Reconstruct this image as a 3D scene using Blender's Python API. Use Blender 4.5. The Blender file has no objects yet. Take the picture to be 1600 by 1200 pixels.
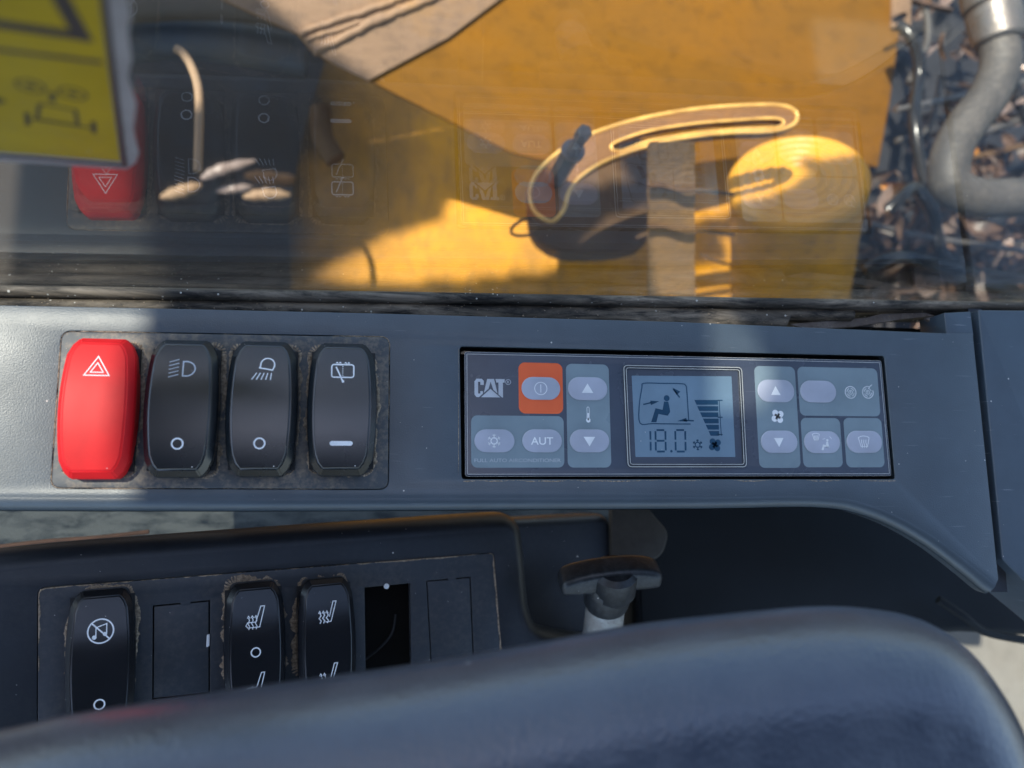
import bpy, bmesh, math, random
from mathutils import Vector, Matrix
random.seed(7)
R = math.radians
scene = bpy.context.scene
COL = scene.collection

# ------------------------------------------------------------------ camera
CAM_H = 0.276
FPX = 1242.7
RX, RY, RZ = 0.14760749, -0.18382157, -0.00954274
def _rot(rx, ry, rz):
    return Matrix.Rotation(rz, 3, 'Z') @ Matrix.Rotation(ry, 3, 'Y') @ Matrix.Rotation(rx, 3, 'X')
CR = _rot(RX, RY, RZ)
cam_d = bpy.data.cameras.new('camera')
cam = bpy.data.objects.new('camera', cam_d)
COL.objects.link(cam)
cam.matrix_world = Matrix.Translation((0, 0, CAM_H)) @ CR.to_4x4()
cam_d.sensor_width = 36
cam_d.lens = 36 * FPX / 1600
cam_d.clip_start = 0.01
cam_d.clip_end = 200
cam_d.dof.use_dof = True
cam_d.dof.focus_distance = 0.288
cam_d.dof.aperture_fstop = 8.0
scene.camera = cam

# ------------------------------------------------------------------ daylight
SUN = Vector((-0.43, 0.17, 0.885)).normalized()
world = bpy.data.worlds.new('World')
scene.world = world
world.use_nodes = True
wt = world.node_tree
bg = wt.nodes['Background']
sky = wt.nodes.new('ShaderNodeTexSky')
sky.sky_type = 'NISHITA'
sky.sun_disc = False
sky.sun_elevation = math.asin(SUN.z)
sky.sun_rotation = math.atan2(SUN.x, SUN.y)
sky.dust_density = 1.4
sky.ozone_density = 1.3
wt.links.new(sky.outputs[0], bg.inputs[0])
bg.inputs[1].default_value = 0.15
sd = bpy.data.lights.new('sun', 'SUN')
sd.energy = 5.0
sd.angle = R(0.45)
sd.color = (1.0, 0.93, 0.82)
so = bpy.data.objects.new('sun', sd)
so.rotation_euler = SUN.to_track_quat('Z', 'Y').to_euler()
so.location = (-1, 0.5, 2)
COL.objects.link(so)
scene.view_settings.view_transform = 'Standard'
scene.view_settings.look = 'None'
scene.view_settings.gamma = 1.0
scene.view_settings.exposure = 1.32
scene.cycles.max_bounces = 10
scene.cycles.transparent_max_bounces = 24
scene.cycles.sample_clamp_indirect = 6.0

# ------------------------------------------------------------------ planes
class Plane:
    """a flat working plane in the place; local units are millimetres"""
    def __init__(s, o, ex, ey):
        s.o = Vector(o); s.ex = Vector(ex).normalized()
        ey = Vector(ey); ey = ey - s.ex * ey.dot(s.ex); s.ey = ey.normalized()
        s.ez = s.ex.cross(s.ey)
        m = Matrix((s.ex, s.ey, s.ez)).transposed().to_4x4()
        m.translation = s.o
        s.M = m
    def u(s, px, py, h=0.0):
        d = CR @ Vector(((px - 800) / FPX, -(py - 600) / FPX, -1))
        c = Vector((0, 0, CAM_H))
        o = s.o + s.ez * (h * .001)
        t = (o - c).dot(s.ez) / d.dot(s.ez)
        q = c + d * t - s.o
        return (q.dot(s.ex) * 1000, q.dot(s.ey) * 1000)
    def us(s, pts, h=0.0):
        return [s.u(x, y, h) for x, y in pts]
def level(z):
    return Plane((0, 0, z), (1, 0, 0), (0, 1, 0))
TOP = level(0)
_c, _s = math.cos(R(12)), math.sin(R(12))
_r = R(2.4)
_ex = Vector((_c, 0, -_s)); _ey = Vector((0, 1, 0))
LOW = Plane((-.05, -.08, -.045), _ex * math.cos(_r) + _ey * math.sin(_r), _ey * math.cos(_r) - _ex * math.sin(_r))
GY, GYAW = 0.0754, -0.0223
GLASS = Plane((0, GY, 0), (math.cos(GYAW), -math.sin(GYAW), 0), (0, 0, 1))   # ez points to the cab side (-y)
def g3(px, py):            # millimetre point on the glass plane
    return GLASS.u(px, py)

# ------------------------------------------------------------------ mesh helpers
class MB:
    def __init__(s): s.v = []; s.f = []
    def add(s, vs, fs):
        n = len(s.v); s.v += [tuple(v) for v in vs]; s.f += [tuple(i + n for i in f) for f in fs]
        return s
    def box(s, x0, x1, y0, y1, z0, z1):
        return s.add([(x0,y0,z0),(x1,y0,z0),(x1,y1,z0),(x0,y1,z0),(x0,y0,z1),(x1,y0,z1),(x1,y1,z1),(x0,y1,z1)],
              [(3,2,1,0),(4,5,6,7),(0,1,5,4),(1,2,6,5),(2,3,7,6),(3,0,4,7)])
    def tube(s, pts, r, n=16, caps=True, closed=False):
        pts = [Vector(p) for p in pts]; k = len(pts)
        rr = r if hasattr(r, '__len__') else [r] * k
        up = None; vs = []
        for i, p in enumerate(pts):
            a = pts[max(i - 1, 0)]; b = pts[min(i + 1, k - 1)]
            t = (b - a).normalized()
            if up is None:
                up = t.orthogonal().normalized()
            up = (up - t * up.dot(t)).normalized()
            w = t.cross(up)
            for j in range(n):
                an = 2 * math.pi * j / n
                vs.append(p + (up * math.cos(an) + w * math.sin(an)) * rr[i])
        fs = []
        for i in range(k - 1):
            for j in range(n):
                a = i * n + j; b = i * n + (j + 1) % n
                fs.append((a, b, b + n, a + n))
        if caps:
            fs.append(tuple(range(n - 1, -1, -1))); fs.append(tuple(range((k - 1) * n, k * n)))
        return s.add(vs, fs)
    def loft(s, rings, cap0=False, cap1=False):
        n = len(rings[0]); vs = [p for r in rings for p in r]; fs = []
        for i in range(len(rings) - 1):
            for j in range(n):
                a = i * n + j; b = i * n + (j + 1) % n
                fs.append((a, b, b + n, a + n))
        if cap0: fs.append(tuple(range(n - 1, -1, -1)))
        if cap1: fs.append(tuple(range((len(rings) - 1) * n, len(rings) * n)))
        return s.add(vs, fs)
    def ribbon(s, pts, w, z=0.0, h=0.05, closed=False):
        """flat printed or inlaid line of width w with a little thickness"""
        P = [Vector(p[:2]) for p in pts]; k = len(P); L = []; Rr = []
        for i in range(k):
            if closed: a, b = P[i - 1], P[(i + 1) % k]
            else: a, b = P[max(i - 1, 0)], P[min(i + 1, k - 1)]
            d1 = (P[i] - a); d2 = (b - P[i])
            if d1.length < 1e-9: d1 = d2
            if d2.length < 1e-9: d2 = d1
            n1 = Vector((-d1.y, d1.x)).normalized(); n2 = Vector((-d2.y, d2.x)).normalized()
            n = n1 + n2
            n = n.normalized() if n.length > 1e-6 else n1
            m = 1 / max(n.dot(n1), 0.5)
            L.append(P[i] + n * w / 2 * m); Rr.append(P[i] - n * w / 2 * m)
        vs = [(p.x, p.y, z + h) for p in L] + [(p.x, p.y, z + h) for p in Rr] + [(p.x, p.y, z - .01) for p in L] + [(p.x, p.y, z - .01) for p in Rr]
        fs = []
        for i in range(k if closed else k - 1):
            j = (i + 1) % k
            fs += [(i, i + k, j + k, j), (i, j, j + 2 * k, i + 2 * k), (i + k, i + 3 * k, j + 3 * k, j + k)]
        return s.add(vs, fs)
    def disc(s, cx, cy, r, z=0.0, h=0.05, n=24):
        vs = [(cx + r * math.cos(2*math.pi*i/n), cy + r * math.sin(2*math.pi*i/n), z + h) for i in range(n)]
        vs += [(x, y, z - .01) for x, y, _ in vs]
        return s.add(vs, [tuple(range(n))] + [(i, i + n, (i + 1) % n + n, (i + 1) % n) for i in range(n)])
    def flat(s, pts, z=0.0, h=0.05):
        n = len(pts)
        vs = [(p[0], p[1], z + h) for p in pts] + [(p[0], p[1], z - .01) for p in pts]
        a = sum(pts[i][0] * pts[(i+1) % n][1] - pts[(i+1) % n][0] * pts[i][1] for i in range(n))
        top = tuple(range(n)) if a > 0 else tuple(range(n - 1, -1, -1))
        return s.add(vs, [top] + [(i, i + n, (i + 1) % n + n, (i + 1) % n) for i in range(n)])
    def mesh(s, name, smooth=30, M=None, unit=.001):
        me = bpy.data.meshes.new(name)
        me.from_pydata([tuple(c * unit for c in v) for v in s.v], [], s.f)
        if M is not None: me.transform(M)
        me.validate()
        bm = bmesh.new(); bm.from_mesh(me)
        bmesh.ops.recalc_face_normals(bm, faces=bm.faces)
        bm.to_mesh(me); bm.free()
        finish(me, smooth)
        return me

def finish(me, smooth):
    if smooth:
        me.polygons.foreach_set('use_smooth', [True] * len(me.polygons))
        me.set_sharp_from_angle(angle=R(smooth))
    me.update()

def slab(name, outlines, z0, z1, bevel=0.0, res=3, smooth=32, M=None):
    """filled outline(s) (inner ones are holes) from z0 to z1 in mm with rounded edges"""
    cu = bpy.data.curves.new(name, 'CURVE'); cu.dimensions = '2D'; cu.fill_mode = 'BOTH'
    for o in outlines:
        sp = cu.splines.new('POLY'); sp.points.add(len(o) - 1)
        for p, q in zip(sp.points, o): p.co = (q[0] * .001, q[1] * .001, 0, 1)
        sp.use_cyclic_u = True
    t = (z1 - z0) / 2
    bevel = min(bevel, t)
    cu.extrude = max(t - bevel, 0.0) * .001
    if bevel:
        cu.bevel_depth = bevel * .001; cu.bevel_resolution = res; cu.offset = -bevel * .001
    ob = bpy.data.objects.new('tmp', cu)
    COL.objects.link(ob)
    dg = bpy.context.evaluated_depsgraph_get()
    me = bpy.data.meshes.new_from_object(ob.evaluated_get(dg))
    bpy.data.objects.remove(ob); bpy.data.curves.remove(cu)
    me.name = name
    me.transform(Matrix.Translation((0, 0, (z0 + z1) / 2 * .001)))
    if M is not None: me.transform(M)
    bm = bmesh.new(); bm.from_mesh(me)
    bmesh.ops.remove_doubles(bm, verts=bm.verts, dist=1e-6)
    bm.to_mesh(me); bm.free()
    finish(me, smooth)
    return me

def text_mesh(body, size, cx, cy, z, width=None, bold=0.0, h=0.04):
    cu = bpy.data.curves.new('text', 'FONT'); cu.body = body; cu.size = size * .001
    cu.align_x = 'CENTER'; cu.align_y = 'CENTER'; cu.extrude = h * .001; cu.offset = bold * .001
    ob = bpy.data.objects.new('tmp', cu); COL.objects.link(ob)
    dg = bpy.context.evaluated_depsgraph_get()
    me = bpy.data.meshes.new_from_object(ob.evaluated_get(dg))
    bpy.data.objects.remove(ob); bpy.data.curves.remove(cu)
    xs = [v.co.x for v in me.vertices]; ys = [v.co.y for v in me.vertices]
    sx = (width * .001) / (max(xs) - min(xs)) if width else 1
    mx = (max(xs) + min(xs)) / 2; my = (max(ys) + min(ys)) / 2
    for v in me.vertices:
        v.co = ((v.co.x - mx) * sx + cx * .001, v.co.y - my + cy * .001, v.co.z + z * .001)
    return me

def rrect(x0, y0, x1, y1, r, n=6):
    if x1 < x0: x0, x1 = x1, x0
    if y1 < y0: y0, y1 = y1, y0
    r = min(r, (x1 - x0) / 2 - 1e-4, (y1 - y0) / 2 - 1e-4)
    out = []
    for cx, cy, a in ((x1 - r, y1 - r, 0), (x0 + r, y1 - r, 90), (x0 + r, y0 + r, 180), (x1 - r, y0 + r, 270)):
        for i in range(n + 1):
            t = R(a + 90 * i / n); out.append((cx + r * math.cos(t), cy + r * math.sin(t)))
    return out
def rquad(pts, r, n=5):
    """polygon with rounded corners"""
    out = []; k = len(pts)
    rr = r if hasattr(r, '__len__') else [r] * k
    for i in range(k):
        p = Vector(pts[i]); a = Vector(pts[i - 1]) - p; b = Vector(pts[(i + 1) % k]) - p
        q = min(rr[i], a.length * .45, b.length * .45)
        if q <= 0: out.append(tuple(p)); continue
        A = p + a.normalized() * q; B = p + b.normalized() * q
        for j in range(n + 1):
            t = j / n
            out.append(tuple(A * (1 - t) ** 2 + p * 2 * t * (1 - t) + B * t * t))
    return out
def offset(pts, d):
    """closed outline moved inwards by d (any winding)"""
    k = len(pts); P = [Vector(p) for p in pts]
    area = sum(P[i].x * P[(i+1) % k].y - P[(i+1) % k].x * P[i].y for i in range(k))
    sg = 1 if area > 0 else -1
    out = []
    for i in range(k):
        d1 = (P[i] - P[i-1]).normalized(); d2 = (P[(i+1) % k] - P[i]).normalized()
        n1 = Vector((-d1.y, d1.x)) * sg; n2 = Vector((-d2.y, d2.x)) * sg
        n = (n1 + n2)
        n = n.normalized() if n.length > 1e-5 else n1
        out.append(tuple(P[i] + n * d / max(n.dot(n1), .6)))
    return out
def spline(pts, n=8, closed=False):
    """Catmull-Rom through 2D or 3D points"""
    P = [Vector(p) for p in pts]; k = len(P); out = []
    for i in range(k if closed else k - 1):
        if closed: a, b, c, d = P[i-1], P[i], P[(i+1) % k], P[(i+2) % k]
        else: a, b, c, d = P[max(i-1, 0)], P[i], P[i+1], P[min(i+2, k-1)]
        for j in range(n):
            t = j / n
            out.append(.5 * ((2*b) + (c-a)*t + (2*a-5*b+4*c-d)*t*t + (3*b-a-3*c+d)*t**3))
    if not closed: out.append(P[-1])
    return [tuple(p) for p in out]
def arc(cx, cy, r, a0, a1, n=16, ry=None):
    ry = r if ry is None else ry
    return [(cx + r * math.cos(R(a0 + (a1 - a0) * i / n)), cy + ry * math.sin(R(a0 + (a1 - a0) * i / n))) for i in range(n + 1)]

# ------------------------------------------------------------------ objects
def tag(o, label=None, cat=None, group=None, kind=None):
    if label: o['label'] = label
    if cat: o['category'] = cat
    if group: o['group'] = group
    if kind: o['kind'] = kind
    return o
def root(name, M, label, cat, group=None):
    o = bpy.data.objects.new(name, None); o.empty_display_size = .01
    COL.objects.link(o); o.matrix_world = M
    return tag(o, label, cat, group)
def ob(name, me, mat, parent=None, M=None, label=None):
    """link a mesh; M is the frame of its coordinates, kept as its own transform"""
    o = bpy.data.objects.new(name, me)
    if mat is not None and not me.materials: me.materials.append(mat)
    COL.objects.link(o)
    M = M if M is not None else Matrix.Identity(4)
    if parent is not None:
        o.parent = parent
        pm = WM.get(parent.name, parent.matrix_world.copy())
        o.matrix_local = pm.inverted() @ M
    else:
        o.matrix_local = M
    WM[o.name] = M.copy()
    if label: o['label'] = label
    return o
WM = {}
def troot(name, M, label, cat, group=None):
    o = root(name, M, label, cat, group); WM[o.name] = M.copy(); return o

# ------------------------------------------------------------------ materials
class NT:
    def __init__(s, name):
        s.m = bpy.data.materials.new(name); s.m.use_nodes = True
        s.t = s.m.node_tree; s.p = s.t.nodes['Principled BSDF']; s.out = s.t.nodes['Material Output']
        s.tc = s.t.nodes.new('ShaderNodeTexCoord').outputs['Object']
    def n(s, kind, **kw):
        nd = s.t.nodes.new('ShaderNode' + kind)
        for k, v in kw.items():
            if k.startswith('_'): setattr(nd, k[1:], v)
            else: nd.inputs[k.replace('_', ' ')].default_value = v
        return nd
    def l(s, a, b): s.t.links.new(a, b)
    def noise(s, scale, detail=3, rough=.55, vec=None, dist=0.0):
        nd = s.n('TexNoise', Scale=scale, Detail=detail, Roughness=rough, Distortion=dist); s.l(vec or s.tc, nd.inputs['Vector']); return nd.outputs[0]
    def ramp(s, fac, a, b, lo=0.0, hi=1.0):
        nd = s.n('MapRange', _clamp=True)
        nd.inputs[1].default_value = a; nd.inputs[2].default_value = b; nd.inputs[3].default_value = lo; nd.inputs[4].default_value = hi
        s.l(fac, nd.inputs[0]); return nd.outputs[0]
    def mix(s, fac, a, b):
        nd = s.n('Mix', _data_type='RGBA')
        for i, x in ((0, fac), (6, a), (7, b)):
            if isinstance(x, (int, float)): nd.inputs[i].default_value = x
            elif isinstance(x, tuple): nd.inputs[i].default_value = (*x, 1)
            else: s.l(x, nd.inputs[i])
        return nd.outputs[2]
    def math(s, op, a, b=None):
        nd = s.n('Math', _operation=op)
        for i, x in ((0, a), (1, b)):
            if x is None: continue
            if isinstance(x, (int, float)): nd.inputs[i].default_value = x
            else: s.l(x, nd.inputs[i])
        return nd.outputs[0]
    def bump(s, h, strength, dist=.0002):
        nd = s.n('Bump', Strength=strength, Distance=dist); s.l(h, nd.inputs['Height'])
        prev = s.p.inputs['Normal']
        if prev.is_linked: s.l(prev.links[0].from_socket, nd.inputs['Normal'])
        s.l(nd.outputs[0], s.p.inputs['Normal'])
    def specks(s, scale, size, keep):
        """small sparse dust grains"""
        v = s.n('TexVoronoi', Scale=scale); s.l(s.tc, v.inputs['Vector'])
        sep = s.n('SeparateColor'); s.l(v.outputs['Color'], sep.inputs[0])
        k = s.math('GREATER_THAN', sep.outputs[0], 1 - keep)
        sz = s.math('MULTIPLY', sep.outputs[1], size)
        d = s.math('LESS_THAN', v.outputs['Distance'], sz)
        return s.math('MULTIPLY', k, d)

def plastic(name, col, rough=.45, grain=2500, gs=.25, dust=.25, film=.0, filmcol=(.32, .27, .2), spec=.5, coat=0.0, scr=.0, keep=.16, gd=.0001):
    t = NT(name); p = t.p
    p.inputs['Roughness'].default_value = rough
    p.inputs['Specular IOR Level'].default_value = spec
    p.inputs['Coat Weight'].default_value = coat
    p.inputs['Coat Roughness'].default_value = .12
    mott = t.ramp(t.noise(60, 4), .3, .75, 0, 1)
    c = t.mix(mott, tuple(x * .88 for x in col), tuple(min(x * 1.12, 1) for x in col))
    if film:
        fm = t.ramp(t.math('MULTIPLY', t.noise(35, 6, .65), t.noise(420, 4, .7)), .22, .42, 0, film)
        c = t.mix(fm, c, filmcol)
    rg = t.ramp(t.noise(22, 5, .6), .3, .7, rough - .05, rough + .06)
    if scr:
        sc = t.n('Mapping'); sc.inputs['Scale'].default_value = (60, 1400, 60); sc.inputs['Rotation'].default_value = (0, 0, .5)
        t.l(t.tc, sc.inputs[0])
        sm = t.ramp(t.noise(1, 2, .5, vec=sc.outputs[0]), .70, .74, 0, scr)
        c = t.mix(sm, c, (.35, .37, .4))
    if dust:
        sp = t.math('MAXIMUM', t.specks(210, .07, keep), t.specks(650, .10, keep * .35))
        c = t.mix(t.math('MULTIPLY', sp, min(dust * 3, 1)), c, (.72, .68, .62))
        rg2 = t.n('Mix'); t.l(sp, rg2.inputs[0]); t.l(rg, rg2.inputs[2]); rg2.inputs[3].default_value = .95; rg = rg2.outputs[0]
    t.l(c, p.inputs['Base Color']); t.l(rg, p.inputs['Roughness'])
    if gs: t.bump(t.noise(grain, 2, .5), gs, gd)
    return t.m
def plain(name, col, rough=.5, metal=0.0, spec=.5, nscale=0, namt=.15, bump=0.0, bscale=300):
    t = NT(name); p = t.p
    p.inputs['Roughness'].default_value = rough; p.inputs['Metallic'].default_value = metal
    p.inputs['Specular IOR Level'].default_value = spec
    f = t.ramp(t.noise(nscale or 90, 4), .3, .7, 0, 1)
    c = t.mix(f, tuple(x * (1 - namt) for x in col), tuple(min(1, x * (1 + namt)) for x in col))
    t.l(c, p.inputs['Base Color'])
    if bump: t.bump(t.noise(bscale, 4, .6), bump, .001)
    return t.m
def paint(name, col, dirt, amount, rough=.35, dscale=8, streak=(1, 1, 1), bump=.15, spec=.5):
    """machine paint with worn, muddy film of its own shape"""
    t = NT(name); p = t.p; p.inputs['Specular IOR Level'].default_value = spec
    mp = t.n('Mapping'); mp.inputs['Scale'].default_value = streak; t.l(t.tc, mp.inputs[0])
    v = mp.outputs[0]
    f = t.ramp(t.noise(dscale, 7, .68, vec=v, dist=.4), .5 - amount * .3, .72 - amount * .3, 0, amount)
    f2 = t.ramp(t.noise(dscale * 7, 6, .7, vec=v), .5, .62, 0, amount * .6)
    c = t.mix(t.ramp(t.noise(4, 3), .3, .7), tuple(x * .85 for x in col), col)
    c = t.mix(f, c, dirt); c = t.mix(f2, c, tuple(x * .55 for x in dirt))
    t.l(c, p.inputs['Base Color'])
    t.l(t.ramp(f, 0, amount or 1, rough, min(rough + .35, 1)), p.inputs['Roughness'])
    if bump: t.bump(t.noise(dscale * 14, 5, .6, vec=v), bump, .002)
    return t.m

M_panel = plastic('console_plastic', (.054, .075, .095), .41, 2000, .6, .6, scr=.2, spec=.9, gd=.00012, keep=.26)
M_insert = plastic('insert_plastic', (.07, .078, .086), .46, 2600, .4, .6, film=.9, filmcol=(.30, .235, .17), keep=.25)
M_groove = plastic('grimy_groove', (.02, .018, .016), .9, 2600, .4, .3, film=1.0, filmcol=(.3, .21, .14))
M_side = plastic('side_plastic', (.052, .076, .102), .42, 2200, .25, .6, scr=.5, spec=.8)
M_low = plastic('lower_plastic', (.020, .024, .031), .42, 1500, .4, .5, film=.08, filmcol=(.14, .12, .1), keep=.2)
M_lowins = plastic('lower_insert_plastic', (.040, .046, .056), .42, 2200, .3, .8, film=.3, filmcol=(.16, .14, .12), keep=.25)
M_void = plain('dark_void', (.006, .006, .007), .9)
M_capblack = plastic('satin_black_rocker', (.008, .011, .014), .24, 4200, .03, .6, spec=1.0, keep=.22)
M_capgloss = plastic('glossy_black_rocker', (.012, .013, .016), .22, 4200, .03, .8, spec=.6, keep=.3)
M_capred = plastic('red_rocker', (.74, .008, .012), .46, 4200, .06, .15, spec=.3, keep=.1)
M_house = plain('switch_housing', (.012, .012, .013), .6)
M_print = plain('white_print', (.88, .90, .92), .5)
M_printdim = plain('worn_white_print', (.52, .54, .58), .5)
M_grime = NT('dry_dust')
_g = M_grime
_c1 = _g.mix(_g.ramp(_g.noise(900, 5, .7), .35, .65), (.14, .10, .065), (.55, .42, .30))
_g.l(_c1, _g.p.inputs['Base Color']); _g.p.inputs['Roughness'].default_value = .95
_g.bump(_g.noise(1500, 4, .7), .8, .0004); M_grime = _g.m
M_face = plastic('faceplate', (.055, .066, .092), .26, 3000, .05, .6, spec=.55, scr=.1, keep=.2)
M_tile = plastic('button_tile', (.22, .285, .315), .30, 3000, .05, .3, spec=.5, keep=.12)
M_button = plastic('button_pad', (.44, .46, .54), .32, 3000, .04, .2, spec=.5, keep=.08)
M_orange = plastic('orange_tile', (1.0, .15, .045), .4, 3000, .02, .1, spec=.35, keep=.06)
M_lcd = plastic('lcd_glass', (.165, .25, .32), .22, 3000, .01, .5, spec=.6, keep=.25)
M_seg = plain('lcd_segments', (.02, .07, .13), .5, spec=.2)
M_line = plain('silver_edge', (.55, .55, .52), .35, spec=.6)
M_rim = plain('display_rim', (.03, .033, .04), .25)

# glass: two thin faces, each partly mirroring by its angle, and a little dust
t = NT('window_glass'); t.t.nodes.remove(t.p)
geo = t.n('NewGeometry')
dt = t.n('VectorMath', _operation='DOT_PRODUCT'); t.l(geo.outputs['Normal'], dt.inputs[0]); t.l(geo.outputs['Incoming'], dt.inputs[1])
cs = t.math('ABSOLUTE', dt.outputs['Value'])
fr = t.math('ADD', t.math('MULTIPLY', t.math('POWER', t.math('SUBTRACT', 1.0, cs), 5.0), .96), .04)
tr = t.n('BsdfTransparent', Color=(.86, .88, .87, 1)); gl = t.n('BsdfGlossy', Roughness=.012, Color=(1, 1, 1, 1))
mx = t.n('MixShader'); t.l(fr, mx.inputs[0]); t.l(tr.outputs[0], mx.inputs[1]); t.l(gl.outputs[0], mx.inputs[2])
df = t.n('BsdfDiffuse', Color=(.62, .57, .5, 1))
mx2 = t.n('MixShader')
dustf = t.math('ADD', t.ramp(t.noise(14, 6, .65, dist=.6), .42, .75, .003, .016), t.math('MULTIPLY', t.specks(160, .05, .2), .3))
t.l(dustf, mx2.inputs[0]); t.l(mx.outputs[0], mx2.inputs[1]); t.l(df.outputs[0], mx2.inputs[2])
t.l(mx2.outputs[0], t.out.inputs[0]); M_glass = t.m

# ================================================================== UPPER CONSOLE PANEL
LIP = 4.0
front = [(-160, 774), (0, 778), (400, 780), (800, 779), (1100, 778), (1230, 776), (1290, 777), (1340, 784), (1400, 806), (1460, 840), (1513, 880), (1548, 909)]
front = spline(TOP.us(front), 5)
tip = TOP.us([(1556, 914), (1560, 905)])
back = TOP.us([(1520, 521), (1480, 521), (1060, 503), (600, 490), (300, 483), (0, 477), (-160, 475)])
outer = front + tip + back
insert_px = [(97, 518), (608, 527), (606, 764), (80, 762)]
ins = rquad(TOP.us(insert_px), 3.0, 5)
rec = rquad(TOP.us([(718, 541), (1382, 556), (1399, 749), (721, 749)]), 1.4, 4)
pm = slab('console_surface', [outer, offset(ins, -.28), rec], -3.2, 0, .22, 2)
panel = troot('console_panel', Matrix.Identity(4), 'dark blue grey upper console panel holding the rocker switches and climate control', 'console')
ob('top_surface', pm, M_panel, panel)
# rolled front lip
def rolled(fl, rx, drop, deep, sgn=1, z0=0):
    """edge rolling down from the flat top along an open outline"""
    mb = MB(); prof = [(-.3, -.004)]
    for i in range(11):
        a = R(90 * i / 10); prof.append((rx * math.sin(a), -drop * (1 - math.cos(a))))
    prof += [(rx * 1.02, -deep * .4), (rx * .9, -deep)]
    fl = [Vector(p) for p in fl]; rows = []
    for d, z in prof:
        row = []
        for i, p in enumerate(fl):
            a = fl[max(i-1, 0)]; b = fl[min(i+1, len(fl)-1)]; q = (b - a).normalized()
            e = p + Vector((q.y, -q.x)) * sgn * d
            row.append((e.x, e.y, z + .003 + z0))
        rows.append(row)
    k = len(fl); vs = [p for r_ in rows for p in r_]
    return mb.add(vs, [(i*k+j, i*k+j+1, (i+1)*k+j+1, (i+1)*k+j) for i in range(len(rows)-1) for j in range(k-1)])
ob('rolled_front_edge', rolled(front + tip[:1], LIP, LIP * 1.1, 8).mesh('lip', 50), M_panel, panel)
# right and back skirts down from the edge
mb = MB()
br = [tip[0], tip[1]] + back
for a, b in zip(br[:-1], br[1:]):
    n = (Vector(b) - Vector(a)).normalized(); n = Vector((-n.y, n.x)) * .5
    mb.add([(a[0]+n.x, a[1]+n.y, -2), (b[0]+n.x, b[1]+n.y, -2), (b[0]+n.x, b[1]+n.y, -9), (a[0]+n.x, a[1]+n.y, -9)], [(0,1,2,3)])
ob('skirt', mb.mesh('skirt', 0), M_side, panel)
# insert plate under the rockers, sitting in a grimy groove
mb = MB(); cxs = [150, 282, 408.5, 534.5]; cyy = [636, 636.5, 637, 638]
CEN = [TOP.u(x, y, 7.5) for x, y in zip(cxs, cyy)]
ob('switch_insert', slab('insert', [ins] + [rrect(c[0]-9.6, c[1]-18.5, c[0]+9.6, c[1]+18.5, 1) for c in CEN], -2.2, .12, .3, 2), M_insert, panel)
ob('groove_grime', MB().flat(offset(ins, -.6), -1.5).mesh('g', 0), M_groove, panel)
# recess behind the climate unit
ob('recess', slab('recess_floor', [offset(rec, -1)], -9, -8), M_void, panel)
mb = MB(); rq = rec
for i in range(len(rq)):
    a = rq[i]; b = rq[(i+1) % len(rq)]
    mb.add([(*a, -.3), (*b, -.3), (*b, -9), (*a, -9)], [(0,1,2,3)])
ob('recess_wall', mb.mesh('w', 50), M_house, panel)

# irregular crumbs of dust
def grime_ring(outl, wmin, wmax, z, gaps=.3, seed=1, h=.12, closed=True, sub=5):
    rnd = random.Random(seed); P = []
    n = len(outl)
    for i in range(n if closed else n - 1):
        a = Vector(outl[i]); b = Vector(outl[(i+1) % n]); m = max(1, int((b - a).length / .45))
        for j in range(m): P.append(a.lerp(b, j / m))
    mb = MB(); k = len(P); w = 0; on = True; amp = rnd.random()
    L = []
    for i in range(k):
        amp += (rnd.random() - .5) * .45; amp = min(1, max(-gaps, amp))
        L.append(max(amp, 0) * (wmax - wmin) + (wmin if amp > 0 else 0) * rnd.uniform(.6, 1.4))
    for i in range(k if closed else k - 1):
        j = (i + 1) % k
        if L[i] <= 0.02 and L[j] <= 0.02: continue
        d = (P[j] - P[i])
        if d.length < 1e-6: continue
        nn = Vector((-d.y, d.x)).normalized()
        a, b = P[i], P[j]; c1 = b + nn * L[j]; c0 = a + nn * L[i]
        m0 = (a + c0) / 2; m1 = (b + c1) / 2
        hh = h * rnd.uniform(.5, 1.3)
        mb.add([(*a, z), (*b, z), (*c1, z), (*c0, z), (*m0, z + hh), (*m1, z + hh)], [(0,1,5,4), (4,5,2,3)])
    return mb
gm = grime_ring(offset(ins, -.05), .1, .5, -.05, .9, 3)
o = ob('dust_line', gm.mesh('d', 0), M_grime, panel); o['kind'] = 'stuff'
mb = MB()
for q, c in enumerate(CEN):
    w = rquad([(c[0]-10, c[1]-21), (c[0]+10, c[1]-21), (c[0]+11.4, c[1]), (c[0]+10, c[1]+21), (c[0]-10, c[1]+21), (c[0]-11.4, c[1])], 2)
    w.reverse()
    g = grime_ring(w, .3, 2.1, .10, .35, 10 + q, .22); mb.add(g.v, g.f)
o = ob('dust_deposit', mb.mesh('d2', 0), M_grime, panel); o['kind'] = 'stuff'
mb = MB(); g = grime_ring(TOP.us([(1399, 750), (722, 750)]), .1, .9, -.05, .5, 33, .1, False); mb.add(g.v, g.f)
g = grime_ring(TOP.us([(716, 545), (716, 745)]), .05, .3, -.02, .6, 34, .1, False); mb.add(g.v, g.f)
g = grime_ring(TOP.us([(720, 553), (1378, 567)], -2), .3, 1.1, -2.2, .3, 35, .1, False); mb.add(g.v, g.f)
o = ob('recess_dust', mb.mesh('d3', 0), M_grime, panel); o['kind'] = 'stuff'

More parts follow.
